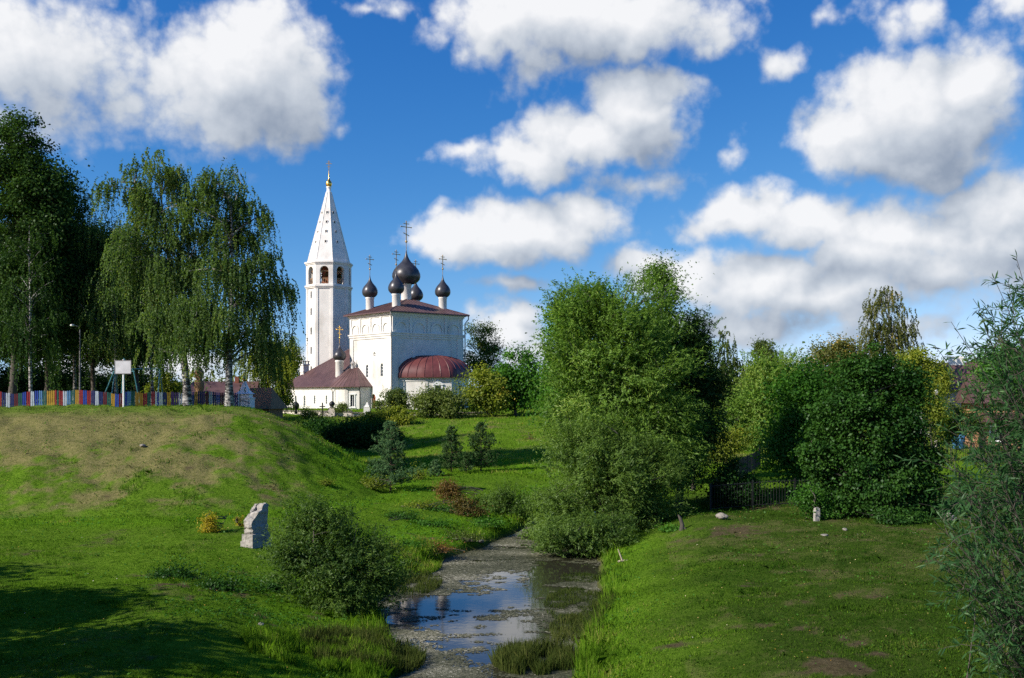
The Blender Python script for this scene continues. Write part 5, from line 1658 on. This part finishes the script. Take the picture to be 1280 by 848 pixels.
tree('linden', 'dark tree deep behind the lamp post and its neighbours', 'tree', 95, 110, [(95, 390, 60, 50), (92, 440, 60, 30)], count=14000, clumps=90, sig=.8, trunk_r=.25, group=WD, seed=30, leaf='linden', bark='bark', ll=.28, lw=.2)
for i, (px, d, w, top) in enumerate(((8, 99, 30, 462), (52, 102, 30, 458), (104, 100, 32, 464), (150, 103, 28, 460))):
    tree('shrub', ['dark undergrowth bush behind the fence at the left edge', 'dark undergrowth bush behind the fence under the second dark tree', 'dark undergrowth bush behind the foot of the lamp post', 'dark undergrowth bush behind the climbing frame'][i], 'shrub', px, d,
         [(px, top + 18, w, 20), (px + 14, top + 26, w * .8, 14)], leaf='linden', ll=.22, lw=.17, count=9000, clumps=80, sig=.45, trunk_r=.08, stems=4, group='undergrowth behind the picket fence', seed=180 + i, tint0=.35)
# beyond the left edge of the photo the wood goes on and shades what is seen
for i, (x, y, h, r) in enumerate(((-60, 92, 21, 6), (-68, 104, 22, 6), (-52, 108, 20, 6))):
    px = x / y * F + CX
    k = F / y
    zc = HOR - (G(x, y) + h * .6 - CAMZ) * k
    tree('linden', ['broad dark tree outside the left edge nearest the fence', 'broad dark tree outside the left edge furthest out', 'broad dark tree outside the left edge at the back'][i], 'tree', px, y,
         [(px, zc, r * k, h * .4 * k)], count=9000, clumps=90, sig=.9, trunk_r=.3, group=WD, seed=60 + i, leaf='linden', bark='bark', ll=.42, lw=.32)
for i, (x, y, h, r) in enumerate(((-24.5, 24.5, 10, 3.4), (-20.5, 20.0, 10.5, 3.6), (-31, 28, 10, 3.4), (-14.2, 15.0, 9.5, 2.9))):
    px = x / y * F + CX; k = F / y
    zc = HOR - (G(x, y) + h * .58 - CAMZ) * k
    tree('alder', ['alder outside the left edge whose shade falls on the lower lawn', 'alder outside the left edge near the road bank', 'alder outside the left edge standing furthest back', 'alder at the foot of the road bank left of the viewer'][i], 'tree', px, y,
         [(px, zc, r * k, h * .40 * k)], count=9000, clumps=100, sig=.55, trunk_r=.2, group='alders shading the lower left lawn', seed=70 + i, leaf='linden', bark='bark', ll=.30, lw=.24)

# behind the fence and well house
tree('birch', 'sunlit yellow green weeping birch left of the church', 'tree', 340, 112, [(338, 440, 24, 34), (354, 446, 18, 30), (322, 450, 24, 40), (342, 480, 22, 26), (322, 490, 20, 16, .7)], leaf='yellow', bark='bark_birch', style='weep', ll=.2, lw=.13, sig=.5, count=22000, clumps=80, trunk_r=.16, hang=2.0, seed=41, tint0=.30)
tree('birch', 'small pale birch seen under the hilltop branches beside the carved post', 'tree', 255, 125, [(252, 470, 16, 24), (256, 488, 18, 14)], leaf='yellow', bark='bark_birch', style='weep', ll=.24, lw=.16, sig=.5, count=4500, clumps=30, trunk_r=.12, hang=1.6, seed=42, tint0=.25)
tree('shrub', 'yellow green bush behind the fence left of the birch trunk', 'shrub', 208, 100, [(208, 482, 20, 16), (196, 488, 18, 14)], leaf='yellow', ll=.2, lw=.15, sig=.3, count=4500, clumps=40, trunk_r=.08, seed=43, tint0=.2)

tree('birch', 'yellow green birch between the hilltop birches and the bell tower, behind the chimney', 'tree', 364, 172, [(362, 440, 12, 26), (368, 455, 10, 26), (356, 462, 14, 24)], leaf='yellow', bark='bark_birch', ll=.3, lw=.2, sig=.5, count=7000, clumps=60, trunk_r=.16, seed=53, tint0=.25)
# ---------------------------------------------------------------- by the church
tree('birch', 'tall grey green tree just right of the apse', 'tree', 600, 152, [(600, 425, 22, 24), (598, 455, 26, 30), (612, 450, 16, 30)], leaf='olive', bark='bark_birch', ll=.30, lw=.18, count=9000, clumps=80, sig=.55, trunk_r=.2, seed=44, tint0=.35)
tree('maple', 'dense rounded bright green maple right of the church', 'tree', 645, 126, [(645, 468, 27, 30), (650, 490, 30, 24), (636, 480, 24, 30)], leaf='maple_bright', ll=.30, lw=.26, count=13000, clumps=90, sig=.55, trunk_r=.2, seed=45, tint0=.4)
tree('shrub', 'yellowing bushy tree between the apse and the round maple', 'tree', 610, 124, [(606, 485, 20, 26), (618, 495, 22, 22), (598, 500, 16, 18)], leaf='yellow', ll=.28, lw=.22, count=9000, clumps=70, sig=.5, trunk_r=.14, seed=46, tint0=.28)
tree('shrub', 'rounded olive bush against the church wall below its windows', 'shrub', 493, 124, [(493, 499, 18, 14), (490, 506, 20, 10)], leaf='olive', ll=.22, lw=.16, count=6000, clumps=50, sig=.35, trunk_r=.08, stems=3, seed=47, tint0=.35)
tree('shrub', 'large sunlit shrub in front of the apse', 'shrub', 548, 123, [(535, 498, 20, 14), (555, 503, 26, 18), (568, 510, 18, 14), (530, 508, 16, 12)], leaf='olive', ll=.24, lw=.18, count=11000, clumps=80, sig=.4, trunk_r=.1, stems=4, seed=48, tint0=.5)
tree('shrub', 'lime green bush below the olive bush at the church wall', 'shrub', 500, 118, [(500, 519, 16, 12), (490, 524, 14, 8)], leaf='yellow', ll=.2, lw=.15, count=5500, clumps=45, sig=.32, trunk_r=.06, stems=3, seed=49, tint0=.30)
tree('shrub', 'low light green bush against the churchyard wall below the chapel', 'shrub', 470, 119, [(470, 523, 20, 8), (455, 527, 16, 6)], leaf='yellow', ll=.2, lw=.15, count=5000, clumps=45, sig=.3, trunk_r=.06, stems=3, seed=50, tint0=.15)
for i, (px, d, w, h, py) in enumerate(((420, 108, 24, 14, 542), (447, 106, 28, 17, 543), (474, 104, 22, 17, 543), (402, 112, 16, 10, 535))):
    tree('shrub', ['dark shady bush at the foot of the slope, second from the left in its row', 'broad dark bush in the hollow below the churchyard wall', 'dark bush of the row just behind the blue pine', 'small dark bush at the left end of the row behind the hill'][i], 'shrub', px, d,
         [(px, py, w, h), (px + 6, py + 6, w * .8, h * .7)], leaf='maple', ll=.22, lw=.17, count=7500, clumps=60, sig=.4, trunk_r=.08, stems=4, seed=80 + i, group='dark bushes in the hollow below the church', tint0=.45)
tree('shrub', 'thin shrub beside the grave cross at the low wall', 'shrub', 388, 122, [(386, 517, 10, 8), (395, 522, 8, 6)], leaf='olive', ll=.18, lw=.13, count=1800, clumps=25, sig=.3, trunk_r=.05, stems=3, seed=90, tint0=.4)
tree('shrub', 'tiny pale shrub at the foot of the side chapel', 'shrub', 427, 124, [(427, 509, 8, 5)], leaf='olive', ll=.18, lw=.13, count=900, clumps=15, sig=.25, trunk_r=.04, stems=3, seed=91, tint0=.5)

# ---------------------------------------------------------------- meadow
pine('pine', 'broad blue green young pine at the edge of the lawn', 488, 65, 526, 64, 'needle', 1, 1.0, ragged=.3)
pine('pine', 'slender dark young pine left of the pair on the meadow', 564, 79, 533, 31, 'needle_dark', 2, .95, ragged=.35)
pine('pine', 'slender dark young pine right of the pair with an open top', 601, 80, 528, 42, 'needle_dark', 3, .75, ragged=.5)
pine('pine', 'tiny pine seedling right behind the blue pine', 544, 76, 576, 14, 'needle', 4, 1.0)
pine('pine', 'small pine seedling between the pair of slender pines', 583, 77, 566, 13, 'needle_dark', 5, .9)
tree('sapling', 'small yellow green sapling beside the broad pine', 'sapling', 522, 72, [(522, 594, 7, 10), (524, 600, 6, 7)], leaf='yellow', ll=.10, lw=.07, count=1200, clumps=20, sig=.18, trunk_r=.03, seed=92, tint0=.1)
tree('sapling', 'thin leafless reddish sapling on the sunny slope', 'sapling', 663, 100, [(662, 552, 8, 14), (664, 560, 7, 9)], leaf='red', ll=.09, lw=.05, count=450, clumps=60, sig=.22, trunk_r=.05, seed=93, tint0=.8)
tree('sapling', 'small light green sapling at the right foot of the hill', 'sapling', 407, 60, [(407, 612, 7, 14), (407, 624, 8, 8)], leaf='yellow', ll=.10, lw=.06, count=1300, clumps=24, sig=.15, trunk_r=.03, seed=94, tint0=.12)
tree('shrub', 'low light green bush at the left foot of the broad pine', 'shrub', 462, 63, [(462, 604, 9, 9), (470, 610, 9, 5)], leaf='yellow', ll=.11, lw=.08, count=1900, clumps=26, sig=.2, trunk_r=.03, stems=3, seed=95, tint0=.05)
tree('sapling', 'golden yellow sapling on the lawn left of the memorial stone', 'sapling', 264, 45.6, [(263, 650, 9, 9), (261, 660, 8, 6), (270, 661, 6, 4)], leaf='gold_leaf', ll=.075, lw=.05, count=1500, clumps=30, sig=.11, trunk_r=.02, stems=2, seed=96, tint0=.4)
tree('sapling', 'wispy golden sapling just behind the memorial stone', 'sapling', 300, 47.5, [(300, 652, 5, 10)], leaf='gold_leaf', ll=.07, lw=.045, count=350, clumps=20, sig=.10, trunk_r=.02, seed=97, tint0=.3)
tree('shrub', 'russet leaved shrub on the stream bank', 'shrub', 560, 60, [(560, 612, 12, 11), (566, 620, 14, 9)], leaf='red', ll=.10, lw=.07, count=3600, clumps=40, sig=.22, trunk_r=.04, stems=4, seed=98, tint0=.45)
tree('shrub', 'brown green shrub overhanging the water below the russet shrub', 'shrub', 584, 56.5, [(582, 638, 14, 15), (594, 645, 12, 12), (575, 628, 8, 8)], leaf='red', ll=.10, lw=.07, count=4600, clumps=50, sig=.22, trunk_r=.04, stems=4, seed=99, tint0=.15)
tree('shrub', 'grey green sallow beside the big willow at the head of the water', 'shrub', 632, 60, [(632, 625, 22, 17), (650, 636, 22, 14), (618, 640, 16, 14)], leaf='willow_grey', ll=.13, lw=.05, count=11000, clumps=70, sig=.3, trunk_r=.05, stems=5, style='shoot', hang=.9, seed=100, tint0=.4)
BW = [('tall bright weeds on the bank left of the water bend', 538, 52, 668, 'maple_bright', .5), ('tall bright weeds under the brown green shrub', 606, 55, 655, 'maple_bright', .45), ('rank weeds at the left water edge beside the dark willow bush', 510, 47, 690, 'maple_bright', .6),
      ('dark nettle patch half way down the far bank', 556, 57, 645, 'maple', .8), ('dark nettle patch below the lawn edge above the willow bush', 500, 53, 655, 'maple', .7), ('yellowing weeds at the lip of the far bank', 528, 57, 636, 'yellow', .1),
      ('low mixed weeds right of the russet shrub', 600, 61, 628, 'olive', .3), ('straw brown dead weed stalks by the water bend', 541, 47.5, 690, 'red', .8), ('low olive weeds at the waterside below the nettles', 575, 50.5, 676, 'olive', .25),
      ('light green burdock patch in the middle of the far bank', 585, 58, 648, 'willow', .3), ('dark weeds under the left skirt of the willow bush by the stream', 345, 35.5, 735, 'maple', .6), ('dark rank weeds on the lower terrace slope', 270, 34, 735, 'maple', .5), ('dark sprawling weeds along the terrace brow', 215, 35, 722, 'maple', .45)]
for i, (lab, px, d, py, lf, t0) in enumerate(BW):
    tree('weed_clump', lab, 'weeds', px, d, [(px, py, 17, 6), (px + 13, py + 4, 13, 5), (px - 14, py + 3, 12, 4)], leaf=lf, ll=.11, lw=.055, count=2600, clumps=60, sig=.2, trunk_r=.012, stems=5, seed=110 + i, tint0=t0, group='weed clumps on the stream banks')

# ---------------------------------------------------------------- dark willow bush by the stream, left
tree('willow_bush', 'dense dark grey green willow bush at the left water edge', 'shrub', 425, 34.5,
     [(390, 660, 42, 36), (370, 690, 36, 36), (425, 700, 62, 52), (460, 715, 42, 40), (420, 745, 58, 36), (385, 640, 24, 22), (480, 700, 22, 30)], leaf='willow_grey', ll=.115, lw=.034, count=62000, clumps=230, sig=.26, trunk_r=.10, stems=7, style='shoot', hang=.62, seed=120, tint0=.35)

# ---------------------------------------------------------------- the willows in the middle
W = dict(leaf='willow', bark='bark', style='shoot')
tree('willow', 'huge sunlit willow filling the middle of the photo', 'tree', 775, 55,
     [(765, 420, 62, 58), (720, 430, 42, 66), (800, 470, 60, 80), (745, 500, 58, 70), (790, 380, 52, 34), (820, 540, 60, 60), (760, 560, 60, 55), (730, 380, 30, 30)], ll=.21, lw=.058, count=120000, clumps=380, sig=.42, trunk_r=.36, hang=1.1, seed=130, tint0=.5, **W)
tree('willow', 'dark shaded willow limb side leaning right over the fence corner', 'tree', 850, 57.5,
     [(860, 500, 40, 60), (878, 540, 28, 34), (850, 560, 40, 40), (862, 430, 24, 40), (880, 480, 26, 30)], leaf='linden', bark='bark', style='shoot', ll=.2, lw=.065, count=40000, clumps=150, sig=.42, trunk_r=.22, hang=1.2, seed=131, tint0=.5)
tree('willow_bush', 'wide grey green willow bush overhanging the dark pool', 'shrub', 765, 51.5,
     [(740, 600, 70, 55), (715, 682, 34, 20), (745, 690, 26, 14), (700, 640, 48, 36), (760, 640, 62, 46), (800, 590, 50, 55), (690, 660, 34, 26), (820, 640, 34, 36), (730, 550, 44, 40)], leaf='willow_grey', bark='bark', style='shoot', ll=.17, lw=.044, count=100000, clumps=320, sig=.36, trunk_r=.16, stems=6, hang=.9, seed=132, tint0=.62)
tree('willow_bush', 'low willow bush dipping its shoots into the dark pool', 'shrub', 738, 48.6, [(712, 668, 36, 22), (742, 676, 30, 18), (760, 664, 30, 24), (690, 672, 20, 14)], base_px=752, leaf='willow_grey', bark='bark', style='shoot', ll=.16, lw=.042, count=22000, clumps=90, sig=.3, trunk_r=.07, stems=5, hang=.8, seed=139, tint0=.45)
tree('poplar', 'bright green tree behind the left shoulder of the huge willow', 'tree', 722, 66,
     [(725, 380, 34, 34), (708, 420, 30, 50), (722, 470, 36, 60), (705, 490, 28, 40)], leaf='maple_bright', ll=.2, lw=.15, count=24000, clumps=140, sig=.42, trunk_r=.22, seed=133, tint0=.6)
tree('birch', 'pointed birch top rising behind the huge willow', 'tree', 820, 74,
     [(820, 345, 16, 26), (826, 375, 24, 34), (822, 420, 34, 50)], leaf='willow', bark='bark_birch', ll=.2, lw=.11, count=14000, clumps=110, sig=.38, trunk_r=.2, seed=134, tint0=.3)
tree('willow', 'light feathery shoot tree at the right shoulder of the huge willow', 'tree', 868, 66,
     [(868, 420, 16, 26), (870, 450, 20, 30), (862, 480, 24, 36)], leaf='willow', bark='bark', style='shoot', ll=.19, lw=.06, count=13000, clumps=80, sig=.36, trunk_r=.14, hang=.9, seed=135, tint0=.5)
tree('shrub', 'dark bush growing through the fence corner', 'shrub', 918, 56, [(915, 600, 22, 26), (928, 612, 24, 22), (905, 620, 16, 14)], leaf='maple', ll=.13, lw=.1, count=10000, clumps=70, sig=.28, trunk_r=.06, stems=4, seed=136, tint0=.3)
tree('shrub', 'sunny yellow green bush beyond the fence left of the plot', 'shrub', 905, 88, [(900, 560, 24, 22), (885, 575, 22, 18), (925, 550, 16, 14)], leaf='yellow', ll=.18, lw=.13, count=9000, clumps=70, sig=.36, trunk_r=.07, stems=4, seed=137, tint0=.18)
tree('weed_clump', 'fresh green weeds at the base of the broken stump', 'weeds', 838, 48.2, [(838, 668, 10, 9)], leaf='maple_bright', ll=.10, lw=.07, count=1500, clumps=24, sig=.16, trunk_r=.015, stems=3, seed=138, tint0=.7)

# ---------------------------------------------------------------- right hand trees
tree('maple', 'massive dark green maple on the right lawn', 'tree', 1085, 49.5,
     [(1085, 455, 26, 28), (1080, 495, 46, 44), (1120, 505, 40, 46), (1045, 530, 40, 44), (1095, 560, 66, 60), (1145, 560, 28, 56), (1055, 600, 44, 44), (1110, 615, 58, 36), (1020, 575, 26, 34), (1150, 615, 24, 30), (1135, 480, 20, 26)], leaf='maple', ll=.14, lw=.115, count=72000, clumps=270, sig=.28, trunk_r=.26, stems=3, seed=140, tint0=.5)
tree('maple', 'mid green maple behind the left side of the massive one', 'tree', 1018, 62,
     [(1012, 490, 42, 42), (1015, 540, 46, 50), (990, 560, 30, 40)], leaf='maple_bright', ll=.18, lw=.15, count=22000, clumps=150, sig=.42, trunk_r=.2, seed=141, tint0=.15)
tree('willow', 'pale silvery green rounded willow behind the garden plot', 'tree', 955, 97,
     [(950, 480, 38, 34), (975, 475, 40, 34), (940, 520, 40, 44), (980, 520, 40, 44), (925, 540, 24, 26)], leaf='willow', ll=.28, lw=.09, count=46000, clumps=210, sig=.5, trunk_r=.22, style='shoot', hang=1.5, seed=142, tint0=.7)
tree('willow', 'pale green loose tree between the silvery willow and the huge one', 'tree', 908, 140,
     [(908, 435, 16, 22), (905, 460, 22, 30), (915, 480, 22, 34)], leaf='olive', bark='bark_birch', style='weep', ll=.3, lw=.18, sig=.6, count=9000, clumps=60, trunk_r=.18, hang=2.2, seed=143, tint0=.35)
tree('linden', 'small green tree top peeping above the silvery willow', 'tree', 958, 150, [(957, 436, 13, 10), (958, 455, 22, 20)], leaf='olive', ll=.3, lw=.22, count=5000, clumps=45, sig=.5, trunk_r=.16, seed=144, tint0=.2)
tree('linden', 'rust tinted autumn tree left of the tall birch', 'tree', 1042, 118, [(1045, 440, 30, 22), (1030, 455, 26, 24), (1060, 455, 24, 26)], leaf='birch_far', ll=.26, lw=.17, count=11000, clumps=90, sig=.5, trunk_r=.2, seed=145, tint0=.62)
tree('birch', 'tall airy autumn birch with a pale trunk on the right', 'tree', 1128, 112,
     [(1105, 370, 22, 22), (1110, 400, 34, 28), (1095, 420, 24, 26), (1128, 420, 26, 34), (1112, 445, 38, 30)], leaf='birch_far', bark='bark_birch', style='weep', ll=.22, lw=.13, sig=.55, count=18000, clumps=130, trunk_r=.24, hang=1.4, seed=146, tint0=.45)
tree('shrub', 'golden green tree right of the tall birch', 'tree', 1155, 104, [(1150, 455, 22, 22), (1165, 470, 24, 22), (1150, 485, 28, 24), (1175, 480, 16, 14)], leaf='yellow', ll=.24, lw=.16, count=12000, clumps=90, sig=.45, trunk_r=.16, seed=147, tint0=.42)
tree('maple', 'bright green tree crown behind the near willow at the right edge', 'tree', 1262, 75, [(1250, 462, 34, 18), (1270, 452, 30, 20), (1285, 470, 30, 24)], leaf='maple_bright', ll=.2, lw=.16, count=12000, clumps=80, sig=.45, trunk_r=.2, seed=148, tint0=.7)
tree('shrub', 'low weeds and suckers at the left foot of the massive maple', 'shrub', 1018, 48.5, [(1012, 622, 16, 16), (1030, 640, 24, 9)], leaf='maple_bright', ll=.10, lw=.08, count=4200, clumps=50, sig=.2, trunk_r=.03, stems=4, seed=149, tint0=.2)
tree('shrub', 'low weeds at the right foot of the massive maple', 'shrub', 1130, 46.5, [(1115, 645, 22, 9), (1140, 648, 24, 8)], leaf='maple', ll=.11, lw=.08, count=3600, clumps=50, sig=.2, trunk_r=.03, stems=4, seed=150, tint0=.6)

tree('shrub', 'leafy garden bush in front of the log house', 'shrub', 1192, 86, [(1186, 520, 18, 22), (1206, 528, 20, 18), (1180, 540, 18, 14)], leaf='olive', ll=.18, lw=.13, count=7500, clumps=60, sig=.36, trunk_r=.06, stems=4, seed=151, tint0=.2)
tree('shrub', 'young apple tree between the white post and the massive maple', 'tree', 1166, 84, [(1164, 500, 14, 20), (1170, 520, 16, 22)], leaf='yellow', ll=.17, lw=.12, count=5000, clumps=50, sig=.34, trunk_r=.08, seed=152, tint0=.1)

# wood and gardens further off that close the view
FAR = 'distant trees along the skyline'
far_spots = [(165, 190, 468, 30), (232, 210, 474, 26), (290, 185, 476, 26), (690, 190, 468, 30), (740, 200, 462, 34), (880, 190, 466, 26), (935, 210, 462, 30), (1000, 190, 460, 34), (1075, 175, 458, 30), (1185, 170, 464, 24), (1215, 190, 458, 26), (1265, 180, 460, 30), (420, 230, 478, 20), (60, 170, 470, 36), (-40, 160, 466, 40), (1330, 170, 458, 34), (640, 230, 474, 26), (560, 240, 478, 26)]
names_far = ['behind the swing frame', 'under the left birch', 'behind the well house', 'left of the huge willow', 'behind the huge willow', 'right of the huge willow', 'behind the silvery willow', 'behind the mid green maple', 'behind the massive maple', 'behind the grey plank house', 'behind the log house', 'at the right edge', 'behind the bell tower', 'behind the left edge trunks', 'outside the left edge', 'outside the right edge', 'behind the round maple', 'behind the church']
proto = []
for i, (px, d, top, hw) in enumerate(far_spots):
    if i < 4:
        p_ = tree('distant_tree', 'distant hazy green tree ' + names_far[i], 'tree', px, d, [(px, top + 14, hw, 14), (px - hw * .3, top + 24, hw * .9, 16)], leaf=('olive', 'linden', 'olive', 'birch')[i], ll=.5, lw=.34, count=5000, clumps=60, sig=.9, trunk_r=.22, seed=160 + i, group=FAR, tint0=.3)
        proto.append((p_, top))
    else:
        c = copy_tree(proto[i % 4][0]); x = X(px, d)
        c.location = (x, d, G(x, d)); c.rotation_euler = (0, 0, i * 1.3)
        s = (Z(top, d) - G(x, d)) / (Z(proto[i % 4][1], proto[i % 4][0].location.y) - proto[i % 4][0].location.z)
        c.scale = (s * 1.25, s * 1.25, s)
        c['label'] = 'distant hazy green tree ' + names_far[i]


# ---------------------------------------------------------------- near willow on the right
def near_willow():
    g = rng(200)
    bx, by = 6.6, 10.6
    bz = G(bx, by)
    root = empty('willow_bush', (bx, by, bz), 0, 'near willow with long narrow leaves hanging in at the right edge', 'shrub')
    paths, rads, LC, LA, LT, LS = [], [], [], [], [], []
    def shoot(P0, P1, sag, r0, n_leaf, twigs, lvl):
        m = 12
        t = np.linspace(0, 1, m)[:, None]
        mid = (P0 + P1) / 2 + np.array([0, 0, sag])
        Q = (1 - t) ** 2 * P0 + 2 * t * (1 - t) * mid + t ** 2 * P1
        Q[1:] += g.normal(0, .012, (m - 1, 3)).cumsum(0)
        paths.append(Q); rads.append(r0 * (1 - .85 * t[:, 0]))
        D = unit(np.gradient(Q, axis=0))
        for s in g.uniform(.18 if lvl else .45, 1, n_leaf):
            i = min(int(s * (m - 1)), m - 2); f = s * (m - 1) - i
            c = Q[i] * (1 - f) + Q[i + 1] * f
            a = D[i] * .8 + g.normal(0, .55, 3) + np.array([0, 0, -.12])
            a = a / np.linalg.norm(a)
            ln = g.uniform(.075, .125)
            LC.append(c + a * ln * .5); LA.append(a); LT.append(.42 + .2 * g.standard_normal() + .15 * (s > .9)); LS.append(ln)
        for _ in range(twigs):
            s = g.uniform(.25, .97); i = min(int(s * (m - 1)), m - 2)
            e = D[i] * g.uniform(.4, .9) + g.normal(0, .55, 3)
            e = e / np.linalg.norm(e) * g.uniform(.25, .7)
            shoot(Q[i], Q[i] + e + np.array([0, 0, -.04]), .03, .0045, int(g.integers(14, 26)), 0, 1)
    k = 0
    def pt(px, py, d): return np.array([X(px, d) - bx, d - by, Z(py, d) - bz])
    # leading branches that arch into the picture
    lead = [(1272, 318, 10.4), (1240, 345, 10.0), (1205, 372, 10.2), (1186, 405, 10.5), (1176, 432, 10.2), (1225, 390, 9.6), (1258, 360, 11.0), (1195, 470, 10.8), (1182, 560, 10.0), (1170, 600, 10.4), (1180, 640, 9.6), (1165, 690, 10.2), (1172, 700, 11.0), (1190, 750, 9.8), (1205, 790, 10.4), (1160, 640, 10.8)]
    for (px, py, d) in lead:
        P1 = pt(px, py, d)
        P0 = np.array([g.normal(0, .25), g.normal(0, .25), max(0.0, min(P1[2] - 2.2, 2.2)) * g.uniform(.3, .8)])
        shoot(P0, P1, .35, .016, 34, 9, 0)
    for _ in range(125):
        py = g.uniform(350, 840)
        edge = np.interp(py, [330, 380, 440, 500, 560, 640, 700, 760, 848], [1262, 1218, 1188, 1190, 1176, 1166, 1168, 1195, 1218])
        px = edge + abs(g.normal(0, 70)) + g.uniform(0, 30)
        P1 = pt(px, py, g.uniform(9.4, 12.2))
        P0 = np.array([P1[0] * .35 + g.normal(0, .35), P1[1] * .35 + g.normal(0, .3), max(0.05, P1[2] - g.uniform(1.0, 2.4))])
        shoot(P0, P1, g.uniform(.05, .3), .010, 26, 6, 0)
    for _ in range(9):
        e = np.array([g.normal(0, .9), g.normal(0, .8), g.uniform(3.2, 4.6)])
        t = np.linspace(0, 1, 9)[:, None]
        paths.append(e * t + np.array([0, 0, -.1])); rads.append(.05 * (1 - .75 * t[:, 0]))
    V, Fq = tube_np(paths, rads, 5)
    mesh_np('stem', V, 4, Fq, M['bark'], root, smooth=True)
    LC, LA, LT, LS = np.array(LC), np.array(LA), np.array(LT), np.array(LS)
    # narrow six-sided leaves
    n = len(LC)
    nrm = g.normal(0, 1, (n, 3)); nrm[:, 2] = np.abs(nrm[:, 2]) + .35; nrm = unit(nrm)
    ax = unit(LA); b = unit(np.cross(nrm, ax)); nn = np.cross(ax, b)
    l = LS[:, None]; w = l * g.uniform(.13, .18, (n, 1))
    P = np.stack([LC - ax * l * .5, LC - ax * l * .2 + b * w * .45 + nn * w * .2, LC + ax * l * .15 + b * w * .45 + nn * w * .2 - nn * l * .02, LC + ax * l * .5 - nn * l * .08,
                  LC + ax * l * .15 - b * w * .45 + nn * w * .2 - nn * l * .02, LC - ax * l * .2 - b * w * .45 + nn * w * .2], 1)
    mesh_np('crown', P.reshape(-1, 3), 6, np.arange(n * 6), M['willow_near'], root, attrs={'tint': ('FACE', np.clip(LT, 0, 1))})


near_willow()


# ---------------------------------------------------------------- reeds in the water and long grass at the edges
def reed_bed(name, label, cx, cy, rx, ry, n, hmin, hmax, seed, tint=.4, mat='reed', wd=.016, cat='reeds'):
    g = rng(seed)
    r = np.sqrt(g.random(n)); a = g.uniform(0, 6.283, n)
    x, y = cx + rx * r * np.cos(a), cy + ry * r * np.sin(a)
    f = vnoise(x, y, .45, seed)
    ok = f > -.45
    x, y, f = x[ok], y[ok], f[ok]
    blades(name, label, cat, x, y, g.uniform(hmin, hmax, len(x)) * (1 + .4 * f), np.full(len(x), wd), tint + .25 * f + g.normal(0, .15, len(x)), M[mat], .32, seed)


reed_bed('reeds', 'clump of brownish water sedge standing in the stream', X(668, 29.6), 29.6, 1.25, 1.5, 6500, .25, .6, 301)
reed_bed('reeds', 'thin sedge at the right water margin', X(720, 33.5), 33.5, .9, 2.4, 3200, .12, .34, 302, .5)
reed_bed('reeds', 'long grass and sedge at the left water margin', X(455, 29.5), 29.5, 1.8, 2.0, 9000, .18, .5, 303, .35)
reed_bed('reeds', 'long bent grass along the lower left bank', X(400, 28.2), 28.2, 2.2, 1.5, 8000, .18, .42, 304, .55, 'grass_leaf')
reed_bed('reeds', 'bright long grass at the bend of the left bank', X(520, 45.8), 45.8, 1.2, 2.6, 6000, .2, .5, 305, .7, 'grass_leaf', .022)
reed_bed('reeds', 'water weed in the shade under the willow bush', X(735, 43.0), 43.0, 1.2, 1.2, 2500, .08, .22, 306, .1)
reed_bed('reeds', 'brownish green marginal weed along the right edge of the pool', 2.5, 37.2, 1.3, 3.4, 9000, .08, .26, 307, .25)
reed_bed('reeds', 'sparse sedge along the far left edge of the pool', -3.9, 41.5, 1.0, 2.2, 3500, .15, .42, 308, .4)
